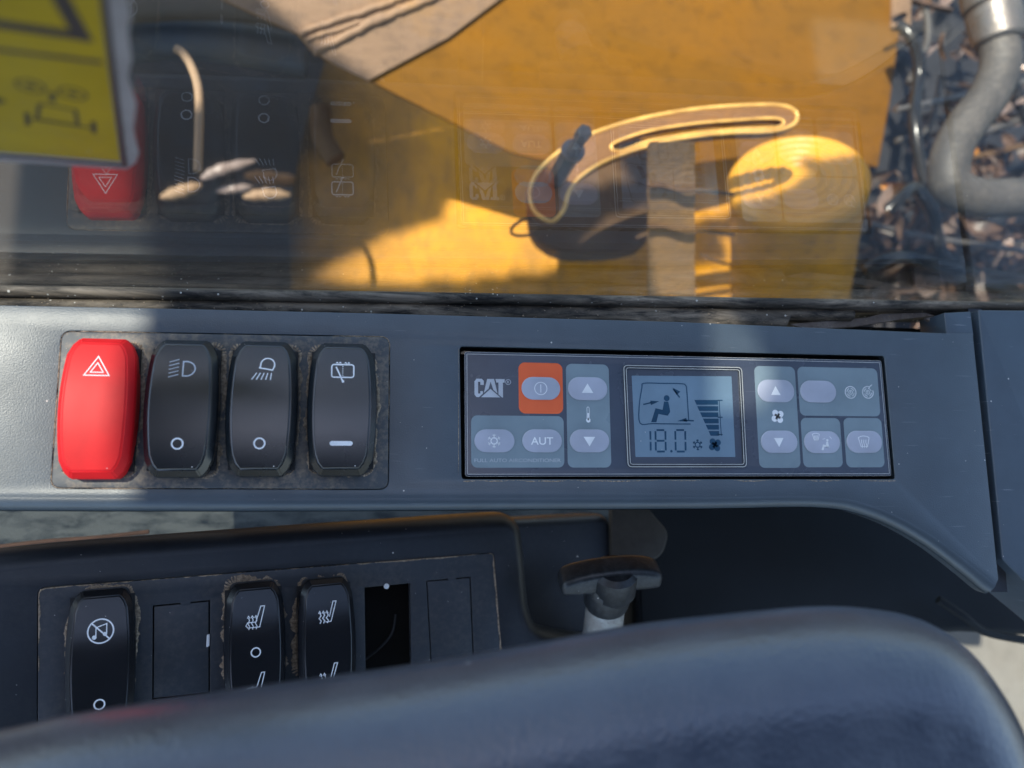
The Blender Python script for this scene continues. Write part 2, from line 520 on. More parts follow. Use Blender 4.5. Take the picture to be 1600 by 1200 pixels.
# ================================================================== ROCKER SWITCHES
def rocker_ring(hl, tx, cy, cxw, mxw, zf, n=9):
    """closed ring, right side top to bottom then left side bottom to top; equal counts for lofting"""
    right = [(tx, hl), (cxw - (cxw - tx) * .42, hl - cy * .40), (cxw, hl - cy)]
    ys = [hl - cy - (2 * (hl - cy)) * i / n for i in range(1, n)]
    for y in ys:
        f = 1 - (y / (hl - cy)) ** 2
        right.append((cxw + (mxw - cxw) * f, y))
    right += [(cxw, -(hl - cy)), (cxw - (cxw - tx) * .42, -(hl - cy * .40)), (tx, -hl)]
    left = [(-x, y) for x, y in reversed(right)]
    return [(x, y, zf(x, y)) for x, y in right + left]
def rocker_cap(ysc=1.0, gloss=False):
    HL = 22.6 * ysc
    top = lambda x, y: 9.6 - 2.2 * (y / HL) ** 2 - .35 * math.tanh(y / 3) * 0
    rings = [rocker_ring(HL - .2, 7.0, 5.4, 10.0, 11.1, lambda x, y: 0.6),
             rocker_ring(HL, 6.9, 5.6, 10.4, 11.4, lambda x, y: top(x, y) - 2.7),
             rocker_ring(HL - 2.3, 5.9, 4.6, 8.3, 9.2, top)]
    mb = MB(); mb.loft(rings)
    n = len(rings[0]); base = len(mb.v) - n; h = n // 2
    for i in range(h - 1):
        a, b = base + i, base + i + 1; c, d = base + n - 2 - i, base + n - 1 - i
        mb.f.append((a, b, c, d))
    me = mb.mesh('rocker_cap', 0)
    bm = bmesh.new(); bm.from_mesh(me)
    es = [e for e in bm.edges if len(e.link_faces) == 2 and e.calc_face_angle(0) > R(17)]
    bmesh.ops.bevel(bm, geom=es, offset=.00045, segments=3, affect='EDGES', clamp_overlap=True)
    bm.to_mesh(me); bm.free(); finish(me, 24)
    return me, top
def surf_z(top): return lambda x, y: top(x, y) + .03
def drape(mb, top, dx=0, dy=0):
    mb.v = [(x + dx, y + dy, z + top(x + dx, y + dy)) for x, y, z in mb.v]; return mb

def sym_hazard():
    m = MB()
    m.ribbon([(0, 3.4), (-3.7, -2.8), (3.7, -2.8)], .3, closed=True)
    m.ribbon([(0, 1.3), (-1.9, -1.8), (1.9, -1.8)], .26, closed=True); return m
def sym_beam():
    m = MB(); m.ribbon([(.4, 2.4)] + arc(1.2, 0, 2.9, 80, -80, 14, 2.45) + [(.4, -2.4)], .42, closed=True)
    for i in range(5): y = 2.7 - i * 1.25; m.ribbon([(-3.9, y - .55), (-.9, y + .35)], .26)
    return m
def sym_work():
    m = MB(); m.ribbon([(-.9, .6), (3.2, -.1)] + arc(1.6, 1.7, 2.2, -25, 190, 14) , .42, closed=True)
    for i in range(5): x = 2.9 - i * 1.15; m.ribbon([(x, -1.1), (x - .25 - i * .32, -3.4)], .34)
    return m
def sym_wiper():
    m = MB(); m.ribbon(rrect(-3.6, -2.2, 3.6, 2.2, .8), .45, closed=True)
    m.ribbon([(-2.2, 1.4), (.1, -3.6)], .5); m.disc(.15, -3.6, .45)
    for i in range(5): m.ribbon([(0, 1.7 - i * .75), (0, 1.35 - i * .75)], .3)
    for x in (-1.9, -.9, .9, 1.9): m.ribbon([(x - .35, 2.6), (x, 3.0), (x + .35, 2.6)], .28)
    return m
def sym_mute():
    m = MB(); m.ribbon(arc(0, 0, 4.1, 0, 352.5, 47), .5, closed=True)
    m.ribbon([(-2.9, 2.9), (2.9, -2.9)], .5)
    m.ribbon([(-1.5, -1.9), (-1.5, 1.3), (1.9, 2.4), (1.9, -1.0)], .36); m.disc(-2.0, -2.0, .75); m.disc(1.4, -1.1, .7)
    return m
def sym_seat(n=3, filled=False):
    m = MB(); m.ribbon([(2.0, 4.2), (3.4, 4.2), (1.5, -3.4), (-2.8, -3.4), (-3.5, -2.6), (-2.9, -1.5), (.1, -1.5)], .36, closed=True)
    for i in range(n):
        x = -2.5 + i * 1.35
        m.ribbon([(x, -4.1), (x + .35, -3), (x - .25, -1.9), (x + .3, -.8), (x, .3)], .32)
        m.ribbon([(x - .5, .1), (x, .9), (x + .5, .1)], .3)
    return m
def sym_seat2(n=3):
    m = MB(); m.ribbon([(-1.0, -3.4), (1.2, -3.4), (3.4, 4.2), (2.2, 4.2), (.6, -1.6)], .36)
    for i in range(n):
        x = -3.1 + i * 1.4
        m.ribbon([(x, -3.9), (x + .5, -2.9), (x - .3, -1.9), (x + .5, -.9), (x, .2)], .42)
        m.ribbon([(x - .5, -.1), (x, .8), (x + .5, -.1)], .3)
    return m
def sym_seat_off():
    m = MB(); m.ribbon([(2.0, 4.2), (3.2, 4.2), (1.5, -3.0), (-2.8, -3.0), (-3.5, -2), (-2.9, -1.0), (.3, -1.0)], .34, closed=True)
    m.ribbon(arc(-1.3, -2, 1.0, 0, 330, 11), .3, closed=True); m.ribbon([(-1.6, -3.6), (-1.2, -.4)], .3); return m
def ring_mark(): m = MB(); m.ribbon(arc(0, 0, 1.65, 0, 345, 23), .5, closed=True); return m
def bar_mark(): m = MB(); m.flat(rrect(-3.7, -.75, 3.7, .75, .75)); return m

cap1, top1 = rocker_cap(1.0)
cap1g = None
capL, topL = rocker_cap(1.13)
hous = MB().box(-10.6, 10.6, -20, 20, -14, 1.6).mesh('housing', 0)
housL = MB().box(-10.6, 10.6, -23, 23, -14, 1.6).mesh('housing_long', 0)
def switch(P, c, tilt, capme, top, hm, capmat, marks, label, group, sc=1.0):
    M = P.M @ Matrix.Translation((c[0] * .001, c[1] * .001, .0)) @ Matrix.Scale(sc, 4)
    r_ = troot('rocker_switch', M, label, 'switch', group)
    ob('housing', hm, M_house, r_, M)
    MT = M @ Matrix.Rotation(R(tilt), 4, 'X')
    cm = capme.copy(); cm.materials.clear()
    cap = ob('rocker_cap', cm, capmat, r_, MT)
    for nm, m, dy, mt in marks:
        drape(m, top, 0, dy)
        ob(nm, m.mesh(nm, 0), mt, cap, MT)
    return r_
G1 = 'rocker switches in the upper console row'
IY = 12.1
switch(TOP, CEN[0], -1.0, cap1, top1, hous, M_capred, [('hazard_symbol', sym_hazard(), IY + .4, M_print)],
       'red hazard light rocker switch with white warning triangle, far left of the upper row', G1)
switch(TOP, CEN[1], -2.0, cap1, top1, hous, M_capblack, [('headlight_symbol', sym_beam(), IY, M_printdim), ('off_mark', ring_mark(), -IY, M_print)],
       'black rocker switch with headlight beam symbol and small ring, beside the red switch', G1)
switch(TOP, CEN[2], -2.0, cap1, top1, hous, M_capblack, [('work_light_symbol', sym_work(), IY, M_print), ('off_mark', ring_mark(), -IY, M_print)],
       'black rocker switch with downward work light symbol and small ring', G1)
switch(TOP, CEN[3], -2.0, cap1, top1, hous, M_capblack, [('wiper_symbol', sym_wiper(), IY, M_print), ('bar_mark', bar_mark(), -IY, M_print)],
       'black rocker switch with window wiper symbol and white bar, nearest the climate control', G1)

# ================================================================== CLIMATE CONTROL
ZF = -.7
clim = troot('climate_control', Matrix.Translation((.1, -.03, 0)), 'flat rectangular climate control unit with grey buttons, orange power key and LCD', 'control panel')
face = rquad(TOP.us([(726, 549.5), (1377, 563.5), (1393, 743.5), (727, 744.5)], ZF), 1.0, 4)
dq = TOP.us([(973, 570), (1159, 573.5), (1167, 730.5), (980, 730.5)], ZF)
def DQ(i): return rquad(offset(dq, i), max(1.7 - i * .6, .5), 4)
disp = DQ(0)
ob('faceplate', slab('face', [face, DQ(.2)], -7, ZF, .25, 2), M_face, clim)
mb = MB(); mb.ribbon(offset(face, .8), .17, ZF, .03, True)
ob('border_line', mb.mesh('b', 0), M_line, clim)
mb = MB(); mb.ribbon(offset(face, .08), .18, ZF - .12, .05, True); ob('edge_trim', mb.mesh('b', 0), M_line, clim)
ob('display_bezel', slab('bez', [disp, DQ(1.35)], -4, ZF + .35, .3, 3), M_rim, clim)
mb = MB(); mb.ribbon(DQ(.25), .26, ZF + .29, .08, True); mb.ribbon(DQ(1.15), .20, ZF + .27, .08, True)
ob('bezel_line', mb.mesh('b', 0), M_line, clim)
scr = ob('screen', slab('scr', [DQ(1.2)], -3, ZF - .35), M_face, clim)
ZL = ZF - .30
lcd = TOP.us([(987, 587), (1143, 588), (1149, 714), (993, 714)], ZL)
lcdo = ob('lcd', slab('lcd', [rquad(lcd, .3)], -2.6, ZL), M_lcd, clim)
def FU(px, py, z=ZF): return TOP.u(px, py, z)
def FUS(pts, z=ZF): return TOP.us(pts, z)
def rect_px(px, py, w, h, r, z=ZF):
    c = FU(px, py, z); dx = (FU(px + w/2, py, z)[0] - FU(px - w/2, py, z)[0]) / 2; dy = (FU(px, py - h/2, z)[1] - FU(px, py + h/2, z)[1]) / 2
    return rrect(c[0]-dx, c[1]-dy, c[0]+dx, c[1]+dy, r)
MMX = (FU(1050, 640)[0] - FU(950, 640)[0]) / 100
def tile(px, py, w, h, mat=None, r=2.2, name='button_tile', label=None):
    return ob(name, slab('tile', [rect_px(px, py, w, h, r)], ZF - .1, ZF + .035), mat or M_tile, clim, label=label)
ZB = ZF + .42
def button(px, py, w=61.5, h=36, label=None):
    return ob('button', slab('btn', [rect_px(px, py, w, h, 4.2)], ZF - .1, ZB, .34, 3), M_button, clim, label=label)
def sym(name, mb, px, py, parent, mat=None, z=None, sc=1.0):
    z = ZB if z is None else z
    c = FU(px, py, z)
    mb.v = [(x * sc + c[0], y * sc + c[1], zz + z - .01) for x, y, zz in mb.v]
    return ob(name, mb.mesh(name, 0), mat or M_print, parent)
ZT = ZF + .035
tile(845, 606.5, 69, 79.5, M_orange, 2.4, 'power_tile', 'orange tile round the power button')
tile(919.5, 649, 67.5, 161.5)
tile(809.5, 690, 145, 81)
tile(1214.5, 651, 64, 158.5)
tile(1311, 612, 125, 75.5)
tile(1284, 691.5, 61.5, 77)
tile(1350, 691.5, 59.5, 77)
b = button(845, 607, 60.5, 35.5, 'power button')
m = MB(); m.ribbon(arc(0, 0, 2.25, 0, 350, 35), .3, closed=True); m.ribbon([(0, 1.5), (0, -1.5)], .32); sym('power_symbol', m, 845, 607, b)
def tri(up=1, s=2.05): m = MB(); m.flat([(0, 1.95*up), (-s, -1.5*up), (s, -1.5*up)]); return m
b = button(918, 607.5); sym('up_arrow', tri(1, 2.15), 918, 607.5, b)
b = button(921, 689); sym('down_arrow', tri(-1, 2.15), 921, 689, b)
def snow(r=2.4, w=.34):
    m = MB()
    for i in range(6):
        a = R(60 * i + 30); c, s = math.cos(a), math.sin(a)
        m.ribbon([(c * r * .5, s * r * .5), (c * r, s * r)], w)
        for sg in (-1, 1):
            b_ = a + sg * .75
            m.ribbon([(c * r * .68, s * r * .68), (c * r * .68 + math.cos(b_) * r * .32, s * r * .68 + math.sin(b_) * r * .32)], w * .8)
    m.ribbon([(r * .5 * math.cos(R(60*i)), r * .5 * math.sin(R(60*i))) for i in range(6)], w, closed=True)
    return m
def fan(r=2.4):
    m = MB()
    for i in range(4):
        a = 90 * i + 35
        pts = arc(r * .60 * math.cos(R(a)), r * .60 * math.sin(R(a)), r * .47, 0, 337, 15)
        m.flat(pts); m.ribbon([(0, 0), (r * .5 * math.cos(R(a + 18)), r * .5 * math.sin(R(a + 18)))], r * .28)
    m.disc(0, 0, r * .16); return m
b = button(772.5, 689, 63); sym('snowflake_symbol', snow(), 772, 689, b)
b = button(847, 689, 62)
def txt(name, body, size, px, py, z, parent, mat, width=None, bold=0.0):
    c = FU(px, py, z); return ob(name, text_mesh(body, size, c[0], c[1], z, width, bold), mat, parent)
txt('lettering', 'AUT', 3.8, 847, 689, ZB + .01, b, M_print, 33 * MMX, .04)
txt('lettering', 'FULL AUTO AIRCONDITIONER', 1.75, 809.5, 719.3, ZT, clim, M_printdim, 126 * MMX, .0)
m = MB(); m.disc(0, -2.0, .82); m.ribbon([(0, -2), (0, .6)], .5); m.ribbon([(-.42, -1.2), (-.42, 2.5), (-.2, 2.8), (.2, 2.8), (.42, 2.5), (.42, -1.2)], .16)
sym('thermometer_symbol', m, 919, 648, clim, z=ZT)
# brand lettering
s_ = MMX; m = MB()
def LQ(pts): m.flat([((x - 22) * s_, (13.5 - y) * s_) for x, y in pts])
LQ([(0, 4), (3, 0), (10.5, 0), (13.5, 3), (13.5, 9), (8.5, 9), (8.5, 4.5), (5.2, 4.5), (5.2, 21.5), (8.5, 21.5), (8.5, 18), (12.2, 18), (12.2, 21.5), (6.5, 26.8), (3, 26.8), (0, 23)])
LQ([(18.6, 0), (28.5, 0), (33.4, 20.8), (27.6, 15.9), (23.5, 4), (20.5, 14.2), (13.6, 20.4)])
LQ([(30.6, 0), (44, 0), (44, 5), (41.5, 5), (41.5, 26.8), (40, 26.8), (35, 22.4), (35, 5), (31.8, 5)])
LQ([(9.5, 26.8), (23.2, 14.6), (37.5, 26.8)])
sym('brand_lettering', m, 765, 606.5, clim, M_printdim, ZF + .01)
m = MB(); m.ribbon(arc(0, 0, .92, 0, 345, 23), .17, closed=True); sym('registered_ring', m, 794, 597, clim, M_printdim, ZF + .01)
txt('lettering', 'R', 1.35, 794, 597, ZF + .02, clim, M_printdim)
# right hand keys
b = button(1212, 611, 57, 35); sym('up_arrow', tri(1, 1.95), 1212, 611, b)
b = button(1217, 690.5, 57, 35); sym('down_arrow', tri(-1, 1.95), 1217, 690.5, b)
sym('fan_symbol', fan(2.6), 1215, 650.5, clim, z=ZT)
button(1278, 612, 56, 34, 'blank button')
for px, k_ in ((1329, 0), (1356, 1)):
    m = MB()
    if k_ == 0: m.ribbon(arc(0, 0, 2.3, 0, 350, 35), .26, closed=True)
    else:
        m.ribbon(arc(0, 0, 2.3, 70, 380, 31), .26); m.ribbon([(.3, 1.4), (1.0, 2.3), (2.0, 3.0)], .26)
    for a0 in (20, 110, 200, 290): m.ribbon(arc(0, 0, 1.55, a0, a0 + 65, 8), .24)
    m.ribbon(arc(0, 0, .8, 0, 330, 11), .2, closed=True); m.ribbon([(-.3, .3), (0, .4), (0, -.45)], .2)
    sym('air_mode_symbol', m, px, 613, clim, M_print, ZT)
def defrost(w=1.0):
    m = MB(); m.ribbon([(-2.3*w, 1.7*w)] + arc(0, -2.2*w, 4.6*w, 118, 62, 8) + [(2.3*w, 1.7*w), (1.35*w, -1.7*w), (-1.35*w, -1.7*w)], .24, closed=True)
    for x in (-.9*w, 0, .9*w): m.ribbon([(x, -2.2*w), (x + .2*w, -1.1*w), (x - .15*w, -.1*w), (x, 1.0*w)], .26)
    return m
b = button(1284, 691, 56, 34.5); sym('defrost_symbol', defrost(.62), 1275, 683, b)
def person(sc=1.0):
    m = MB(); m.disc(1.1, 3.0, .95)
    m.flat([(.2, 1.9), (1.6, 1.9), (2.1, -1.3), (1.2, -2.5), (-1.8, -2.0), (-2.6, -4.6), (-4.3, -4.6), (-2.7, -.2), (-.4, -.7)])
    m.v = [(x*sc, y*sc, z) for x, y, z in m.v]; return m
sym('person_symbol', person(.5), 1291, 694, b)
m = MB(); m.ribbon([(-2.2, -.8), (-.6, -.4)], .3); m.ribbon(arc(-1.5, -3, 5.0, 48, 28, 6), .26); m.ribbon([(-.6, -4.6), (1.7, -4.8)], .3); sym('air_flow_symbol', m, 1291, 684, b, sc=.75)
b = button(1350, 690.5, 55, 34.5); sym('defrost_symbol', defrost(1.0), 1350, 691, b)
# LCD contents
def LP(pts): return TOP.us(pts, ZL)
def lcdp(name, m): return ob(name, m.mesh(name, 0), M_seg, lcdo)
m = MB(); m.ribbon(spline(LP([(1076, 656), (1075, 640), (1073, 610), (1071, 602), (1064, 599.5), (1035, 599), (1006, 599), (1003, 606), (999, 632), (1000, 661), (1020, 662), (1064, 662.5), (1079, 662.5)]), 4), .38, ZL); lcdp('cab_outline', m)
c = TOP.u(1037, 637, ZL); pm_ = person(1.18); pm_.v = [(x + c[0], y + c[1], z + ZL) for x, y, z in pm_.v]; lcdp('person_figure', pm_)
m = MB()
for a, b_, w in (((1005, 632), (1018, 629), .5), ((1052, 608), (1062, 621), .5), ((1084, 657.5), (1068, 656.5), .5)):
    pa, pb = LP([a, b_]); m.ribbon([pa, pb], w, ZL)
m.flat(LP([(1016, 626), (1030, 627), (1017, 633)]), ZL); m.flat(LP([(1051, 606), (1063, 612), (1057, 617)]), ZL); m.flat(LP([(1072, 653), (1058, 658), (1074, 659)]), ZL)
lcdp('air_arrows', m)
m = MB()
for i in range(6):
    y0 = 625 + i * 9.7; y1 = y0 + 7.4; f0 = (y0 - 625) / 55; f1 = (y1 - 625) / 55
    m.flat(LP([(1085 + 25 * f0, y0), (1121.5 + 2.2 * f0, y0), (1121.5 + 2.2 * f1, y1), (1085 + 25 * f1, y1)]), ZL)
m.ribbon(LP([(1123.5, 625), (1127, 681)]), .28, ZL)
for y in (625.5, 652, 679): m.ribbon(LP([(1121, y), (1129, y)]), .4, ZL)
lcdp('fan_speed_bars', m)
def digit(x, segs, w=15.5, y0=672, y1=705.5, lean=3):
    m = MB(); ym = (y0 + y1) / 2
    S = {'a': ((0, y0), (w, y0)), 'g': ((0, ym), (w, ym)), 'd': ((0, y1), (w, y1)), 'f': ((0, y0), (0, ym)), 'b': ((w, y0), (w, ym)), 'e': ((0, ym), (0, y1)), 'c': ((w, ym), (w, y1))}
    for s in segs:
        (xa, ya), (xb, yb) = S[s]
        L = lambda X, Y: (x + X - (Y - y0) / 40 * -1.0 + (1 - (Y - y0) / (y1 - y0)) * lean * 0, Y)
        dx, dy = xb - xa, yb - ya; n = math.hypot(dx, dy); gx, gy = dx / n * 1.7, dy / n * 1.7
        m.ribbon(LP([L(xa + gx, ya + gy), L(xb - gx, yb - gy)]), .66, ZL)
    return m
m = digit(1000.5, 'bc'); 
for xx, sg in ((1024, 'abcdefg'), (1055, 'abcdef')):
    q = digit(xx, sg); m.add(q.v, q.f)
cc = TOP.u(1049, 705, ZL); m.disc(cc[0], cc[1], .45, ZL); lcdp('temperature_digits', m)
for nm, mm, px, py in (('snowflake_icon', snow(2.0, .36), 1090, 695), ('fan_icon', fan(2.5), 1117, 695)):
    c = TOP.u(px, py, ZL); mm.v = [(x + c[0], y + c[1], z + ZL) for x, y, z in mm.v]; lcdp(nm, mm)

# ================================================================== SIDE PANEL right of the gap
so_ = TOP.us([(1530, 484), (1760, 486), (1760, 1040), (1610, 917), (1568, 874)])
sp = slab('side', [rquad(so_, .6)], -30, -.4, .5, 3)
side = ob('side_panel', sp, M_side); tag(side, 'dark blue plastic side panel right of the narrow gap at the picture edge', 'side panel')
# small upright post filling the corner behind the console
post = ob('corner_post', slab('post', [rquad(TOP.us([(1478, 488), (1519, 486), (1524, 524), (1482, 524)]), .3)], -16, -.9, .3, 2), M_side)
tag(post, 'small blue plastic corner tab behind the console, left of the gap', 'trim')
gp = ob('gap_rubber', MB().flat(TOP.us([(1512, 480), (1534, 480), (1574, 925), (1548, 925)], -6), -6).mesh('gr', 0), M_low)
tag(gp, 'dark filler strip deep in the gap between console and side panel', 'filler strip')

# ================================================================== LOWER CONSOLE
LM = LOW.M
low = troot('lower_console', LM, 'dark moulded lower console with inset switch plate, blurred by the armrest below', 'console')
btop = spline(LOW.us([(-120, 912), (0, 893), (120, 880), (250, 869), (420, 855), (640, 838), (770, 828)]), 5)
btop += rquad(LOW.us([(770, 828), (797, 827), (800, 855), (802, 869)]), [0, 4, 0, 0], 5)[1:]
btop += spline(LOW.us([(804, 890), (807, 930), (813, 967), (832, 1000), (880, 1015), (1000, 1030)]), 4)
body = btop + LOW.us([(1010, 1300), (-200, 1300)])
recess = rquad(LOW.us([(700, 815), (800, 811), (964, 802), (977, 812), (984, 840), (1003, 1000), (1010, 1120), (700, 1120)]), [1, 1, 5, 3, 1, 1, 1, 1], 6)
plate = rquad(LOW.us([(60, 919), (771, 864), (788, 1110), (790, 1300), (58, 1300)]), [2.6, 2, .1, .1, .1], 5)
ob('console_body', slab('lb', [body, offset(plate, -.25)], -3, .1, .2, 2), M_low, low, LM)
ob('rolled_top_edge', rolled(btop, 7.5, 9, 26, -1, .1).mesh('rt', 50), M_low, low, LM)
ob('recess_floor', slab('rf', [recess], -40, -13, 5, 6), M_low, low, LM)
LC = [LOW.u(157.5, 1036, 6), LOW.u(398.5, 1017, 6), LOW.u(511, 1007, 6)]
slot = rquad(LOW.us([(569.5, 918), (641, 911), (644, 1080), (572, 1086)]), .3)
BL = [LOW.us([(241, 948), (326, 940), (326, 1082), (240, 1091)]), LOW.us([(668, 909), (734, 903), (740, 1050), (676, 1056)])]
holes = [rrect(c[0]-9.8, c[1]-21.5, c[0]+9.8, c[1]+21.5, 1) for c in LC]
pl = ob('switch_plate', slab('lp', [plate, slot] + holes + [offset(q, -.5) for q in BL], -3, 0, .25, 2), M_lowins, low, LM)
ob('plate_back', slab('pb', [offset(plate, -2)], -22, -20), M_void, low, LM)
for q in BL:
    bl = ob('blanking_plate', slab('bp', [q], -3, -.25, .15, 2), M_lowins, low, LM)
    # small snap tab at the middle of the upper edge
    a, b = Vector(q[0]), Vector(q[1]); mid = a.lerp(b, .58); d = (b - a).normalized()
    n_ = Vector((-d.y, d.x))
    ob('snap_tab', slab('st', [[tuple(mid - d * 1.9 - n_ * .6), tuple(mid + d * 1.6 - n_ * .6), tuple(mid + d * 1.6 + n_ * 1.2), tuple(mid - d * 1.9 + n_ * 1.2)]], -3, -.02, .1, 1), M_lowins, bl, LM)
pj = plate[2:20] if False else rquad(LOW.us([(60, 1060), (60, 919), (771, 864), (786, 1040)]), [0, 2.6, 2, 0], 5)
g = grime_ring(list(reversed(pj)), .15, .8, 0.06, .15, 51, .14, False)
o = ob('dust_line', g.mesh('dl', 0), M_grime, low, LM); o['kind'] = 'stuff'
mb = MB()
for q, c in enumerate(LC):
    w = rquad([(c[0]-9.8, c[1]-10), (c[0]-10.6, c[1]+14), (c[0]-8, c[1]+24.8), (c[0]+8, c[1]+24.8), (c[0]+10.6, c[1]+14), (c[0]+9.8, c[1]-10)], 2)
    g = grime_ring(w, .4, 2.8 if q else 1.7, .02, .1, 60 + q, .2, False); mb.add(g.v, g.f)
o = ob('dust_deposit', mb.mesh('dd', 0), M_grime, low, LM); o['kind'] = 'stuff'
c = LOW.u(325, 1001, .2)
ob('paint_chip', slab('pc', [rquad([(c[0]-.6, c[1]-2.4), (c[0]+.5, c[1]-2.0), (c[0]+.6, c[1]+2.3), (c[0]-.4, c[1]+2.1)], .4)], -.3, .3, .15, 2), M_print, low, LM)
c = LOW.u(604, 916, .2)
ob('plaster_blob', slab('pb2', [arc(c[0], c[1], 1.1, 0, 330, 11)], -.5, .3, .2, 2), M_print, low, LM)
mb = MB(); mb.tube(spline([(*LOW.u(618, 960, -10), -10), (*LOW.u(612, 990, -8), -8), (*LOW.u(590, 1015, -10), -10), (*LOW.u(570, 1030, -12), -12)], 6), .5, 8)
ob('loose_wire', mb.mesh('lw', 60), M_low, low, LM)
G2 = 'rocker switches in the lower console plate'
SL = .965
switch(LOW, LC[0], 0, capL, topL, housL, M_capgloss, [('muted_alarm_symbol', sym_mute(), 11.5, M_print), ('off_mark', ring_mark(), -13.6, M_print)],
       'glossy black rocker with crossed out music note symbol, far left of the lower plate', G2, SL)
switch(LOW, LC[1], 0, capL, topL, housL, M_capgloss, [('seat_symbol', sym_seat(), 12.6, M_print), ('off_mark', ring_mark(), 0, M_print), ('seat_off_symbol', sym_seat_off(), -11.8, M_print)],
       'glossy black rocker with seat ventilation symbol above a small ring', G2, SL)
switch(LOW, LC[2], 0, capL, topL, housL, M_capgloss, [('seat_heater_symbol', sym_seat2(), 12.6, M_print), ('low_heat_symbol', sym_seat2(2), -11.0, M_print)],
       'glossy black rocker with two heated seat symbols, beside the empty slot', G2, SL)

# ================================================================== WING KNOB
KP = level(-.055)
kb = Vector((*KP.u(953, 1020, 0), -55 - 14)); kt = Vector((*KP.u(952, 905, 12), -55 + 12))
ax = (kt - kb).normalized(); L_ = (kt - kb).length
kx = Vector((1, -.02, 0)); kx = (kx - ax * kx.dot(ax)).normalized(); kz = kx.cross(ax)
KM = Matrix((kx, ax, kz)).transposed().to_4x4(); KM.translation = kb * .001
knob = troot('wing_knob', KM, 'black winged clamping knob on a scuffed steel shaft beside the lower console', 'knob')
M_steel = paint('worn_steel', (.55, .57, .58), (.28, .24, .2), .55, .3, 120, bump=.3); M_steel.node_tree.nodes['Principled BSDF'].inputs['Metallic'].default_value = .85
M_knob = plastic('scuffed_rubber', (.012, .015, .019), .42, 900, .5, .4, film=.35, filmcol=(.10, .11, .12), keep=.3)
mb = MB(); mb.tube([(0, -10, 0), (0, L_ - 10, 0)], 8.2, 32); ob('shaft', mb.mesh('sh', 40), M_steel, knob, KM)
mb = MB(); mb.tube([(0, L_-14, 0), (0, L_-12.5, 0), (0, L_-6, 0), (0, L_ - 3, 0), (0, L_ + 3, 0), (0, L_+5, 0)], [8.8, 9.4, 9.6, 9.6, 7.0, 5.0], 32); ob('collar', mb.mesh('co', 40), M_knob, knob, KM)
wing = spline([(-20.6, -2.4), (-20.4, 2.2), (-17.5, 4.6), (-10, 6.6), (0, 7.6), (10, 7.4), (17.5, 5.6), (20.6, 3.0), (20.8, -2.0), (18.5, -3.6), (10, -4.0), (0, -4.4), (-10, -4.2), (-18.5, -3.8)], 3, True)
ob('wing_grip', slab('wg', [[(x, y + L_ + 1) for x, y in wing]], -5.5, 5.5, 2.4, 5, M=None), M_knob, knob, KM)
mb = MB(); mb.tube([(1.5, L_ - 7, 1), (1.5, L_ - 5, 1), (1.5, L_ + 5, 1), (1.5, L_ + 7, 1)], [8.5, 9.6, 9.4, 7.5], 24); ob('hub', mb.mesh('hub', 40), M_knob, knob, KM)

# ================================================================== ARMREST
M_arm = NT('armrest_leather'); t = M_arm; p = t.p
p.inputs['Specular IOR Level'].default_value = .9; p.inputs['Coat Weight'].default_value = .8; p.inputs['Coat Roughness'].default_value = .3
cA = t.mix(t.ramp(t.noise(45, 6, .65), .35, .7), (.034, .045, .070), (.056, .070, .100))
sp_ = t.specks(120, .09, .2); cA = t.mix(t.math('MULTIPLY', sp_, .6), cA, (.4, .42, .45)); t.l(cA, p.inputs['Base Color'])
t.l(t.ramp(t.noise(90, 5), .3, .7, .30, .46), p.inputs['Roughness'])
v_ = t.n('TexVoronoi', Scale=700.0); t.l(t.tc, v_.inputs['Vector']); t.bump(v_.outputs['Distance'], .5, .0003); t.bump(t.noise(70, 5), .15, .002); M_arm = t.m
AP = level(.090)
ao = spline(AP.us([(-260, 1180), (-100, 1160), (0, 1145), (100, 1123), (200, 1107), (400, 1077), (600, 1049), (800, 1016), (1000, 979), (1150, 961), (1285, 949), (1370, 953), (1440, 968), (1500, 1006), (1552, 1075), (1585, 1145), (1606, 1220), (1620, 1330)]), 5)
ao += AP.us([(1620, 1700), (-260, 1700)])
rings = []; RB = 23.0; N = 18
for i in range(N + 1):
    a = R(-60 + 150 * i / N)
    ins_ = RB * (1 - math.cos(a)); z = 88 + RB * .85 * math.sin(a)
    rings.append([(x, y, z) for x, y in offset(ao, ins_)])
mb = MB(); mb.loft(rings, True, True)
arm = ob('armrest', mb.mesh('arm', 60), M_arm); tag(arm, 'padded dark blue grey armrest with rounded edge across the bottom of the picture', 'armrest')

# ================================================================== UNDER THE CONSOLE
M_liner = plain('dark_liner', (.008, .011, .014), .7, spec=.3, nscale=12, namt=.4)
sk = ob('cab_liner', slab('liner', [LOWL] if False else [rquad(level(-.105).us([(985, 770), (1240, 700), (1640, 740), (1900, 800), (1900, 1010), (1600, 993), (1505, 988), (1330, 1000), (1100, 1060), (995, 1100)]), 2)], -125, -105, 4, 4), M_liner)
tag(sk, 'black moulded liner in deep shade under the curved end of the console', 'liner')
mb = MB(); LQp = level(-.1)
mb.tube(spline([(*LQp.u(1455, 935, 0), -95), (*LQp.u(1490, 960, 0), -93), (*LQp.u(1530, 985, 0), -96), (*LQp.u(1600, 1000, 0), -100)], 6), 2.2, 10)
cb = ob('liner_seam', mb.mesh('sm', 60), M_liner); tag(cb, 'thin dark moulded seam running down the black liner beside the armrest', 'trim')
M_beige = paint('pale_cab_metal', (.05, .042, .032), (.03, .025, .02), .5, .5, 20)
bz = ob('seat_bracket', slab('sb', [rquad(level(-.09).us([(955, 775), (1005, 785), (1046, 832), (1036, 868), (1000, 885), (955, 880)]), 4)], -95, -90, 1, 2), M_beige)
tag(bz, 'pale beige bracket partly hidden behind the corner of the lower console', 'bracket')
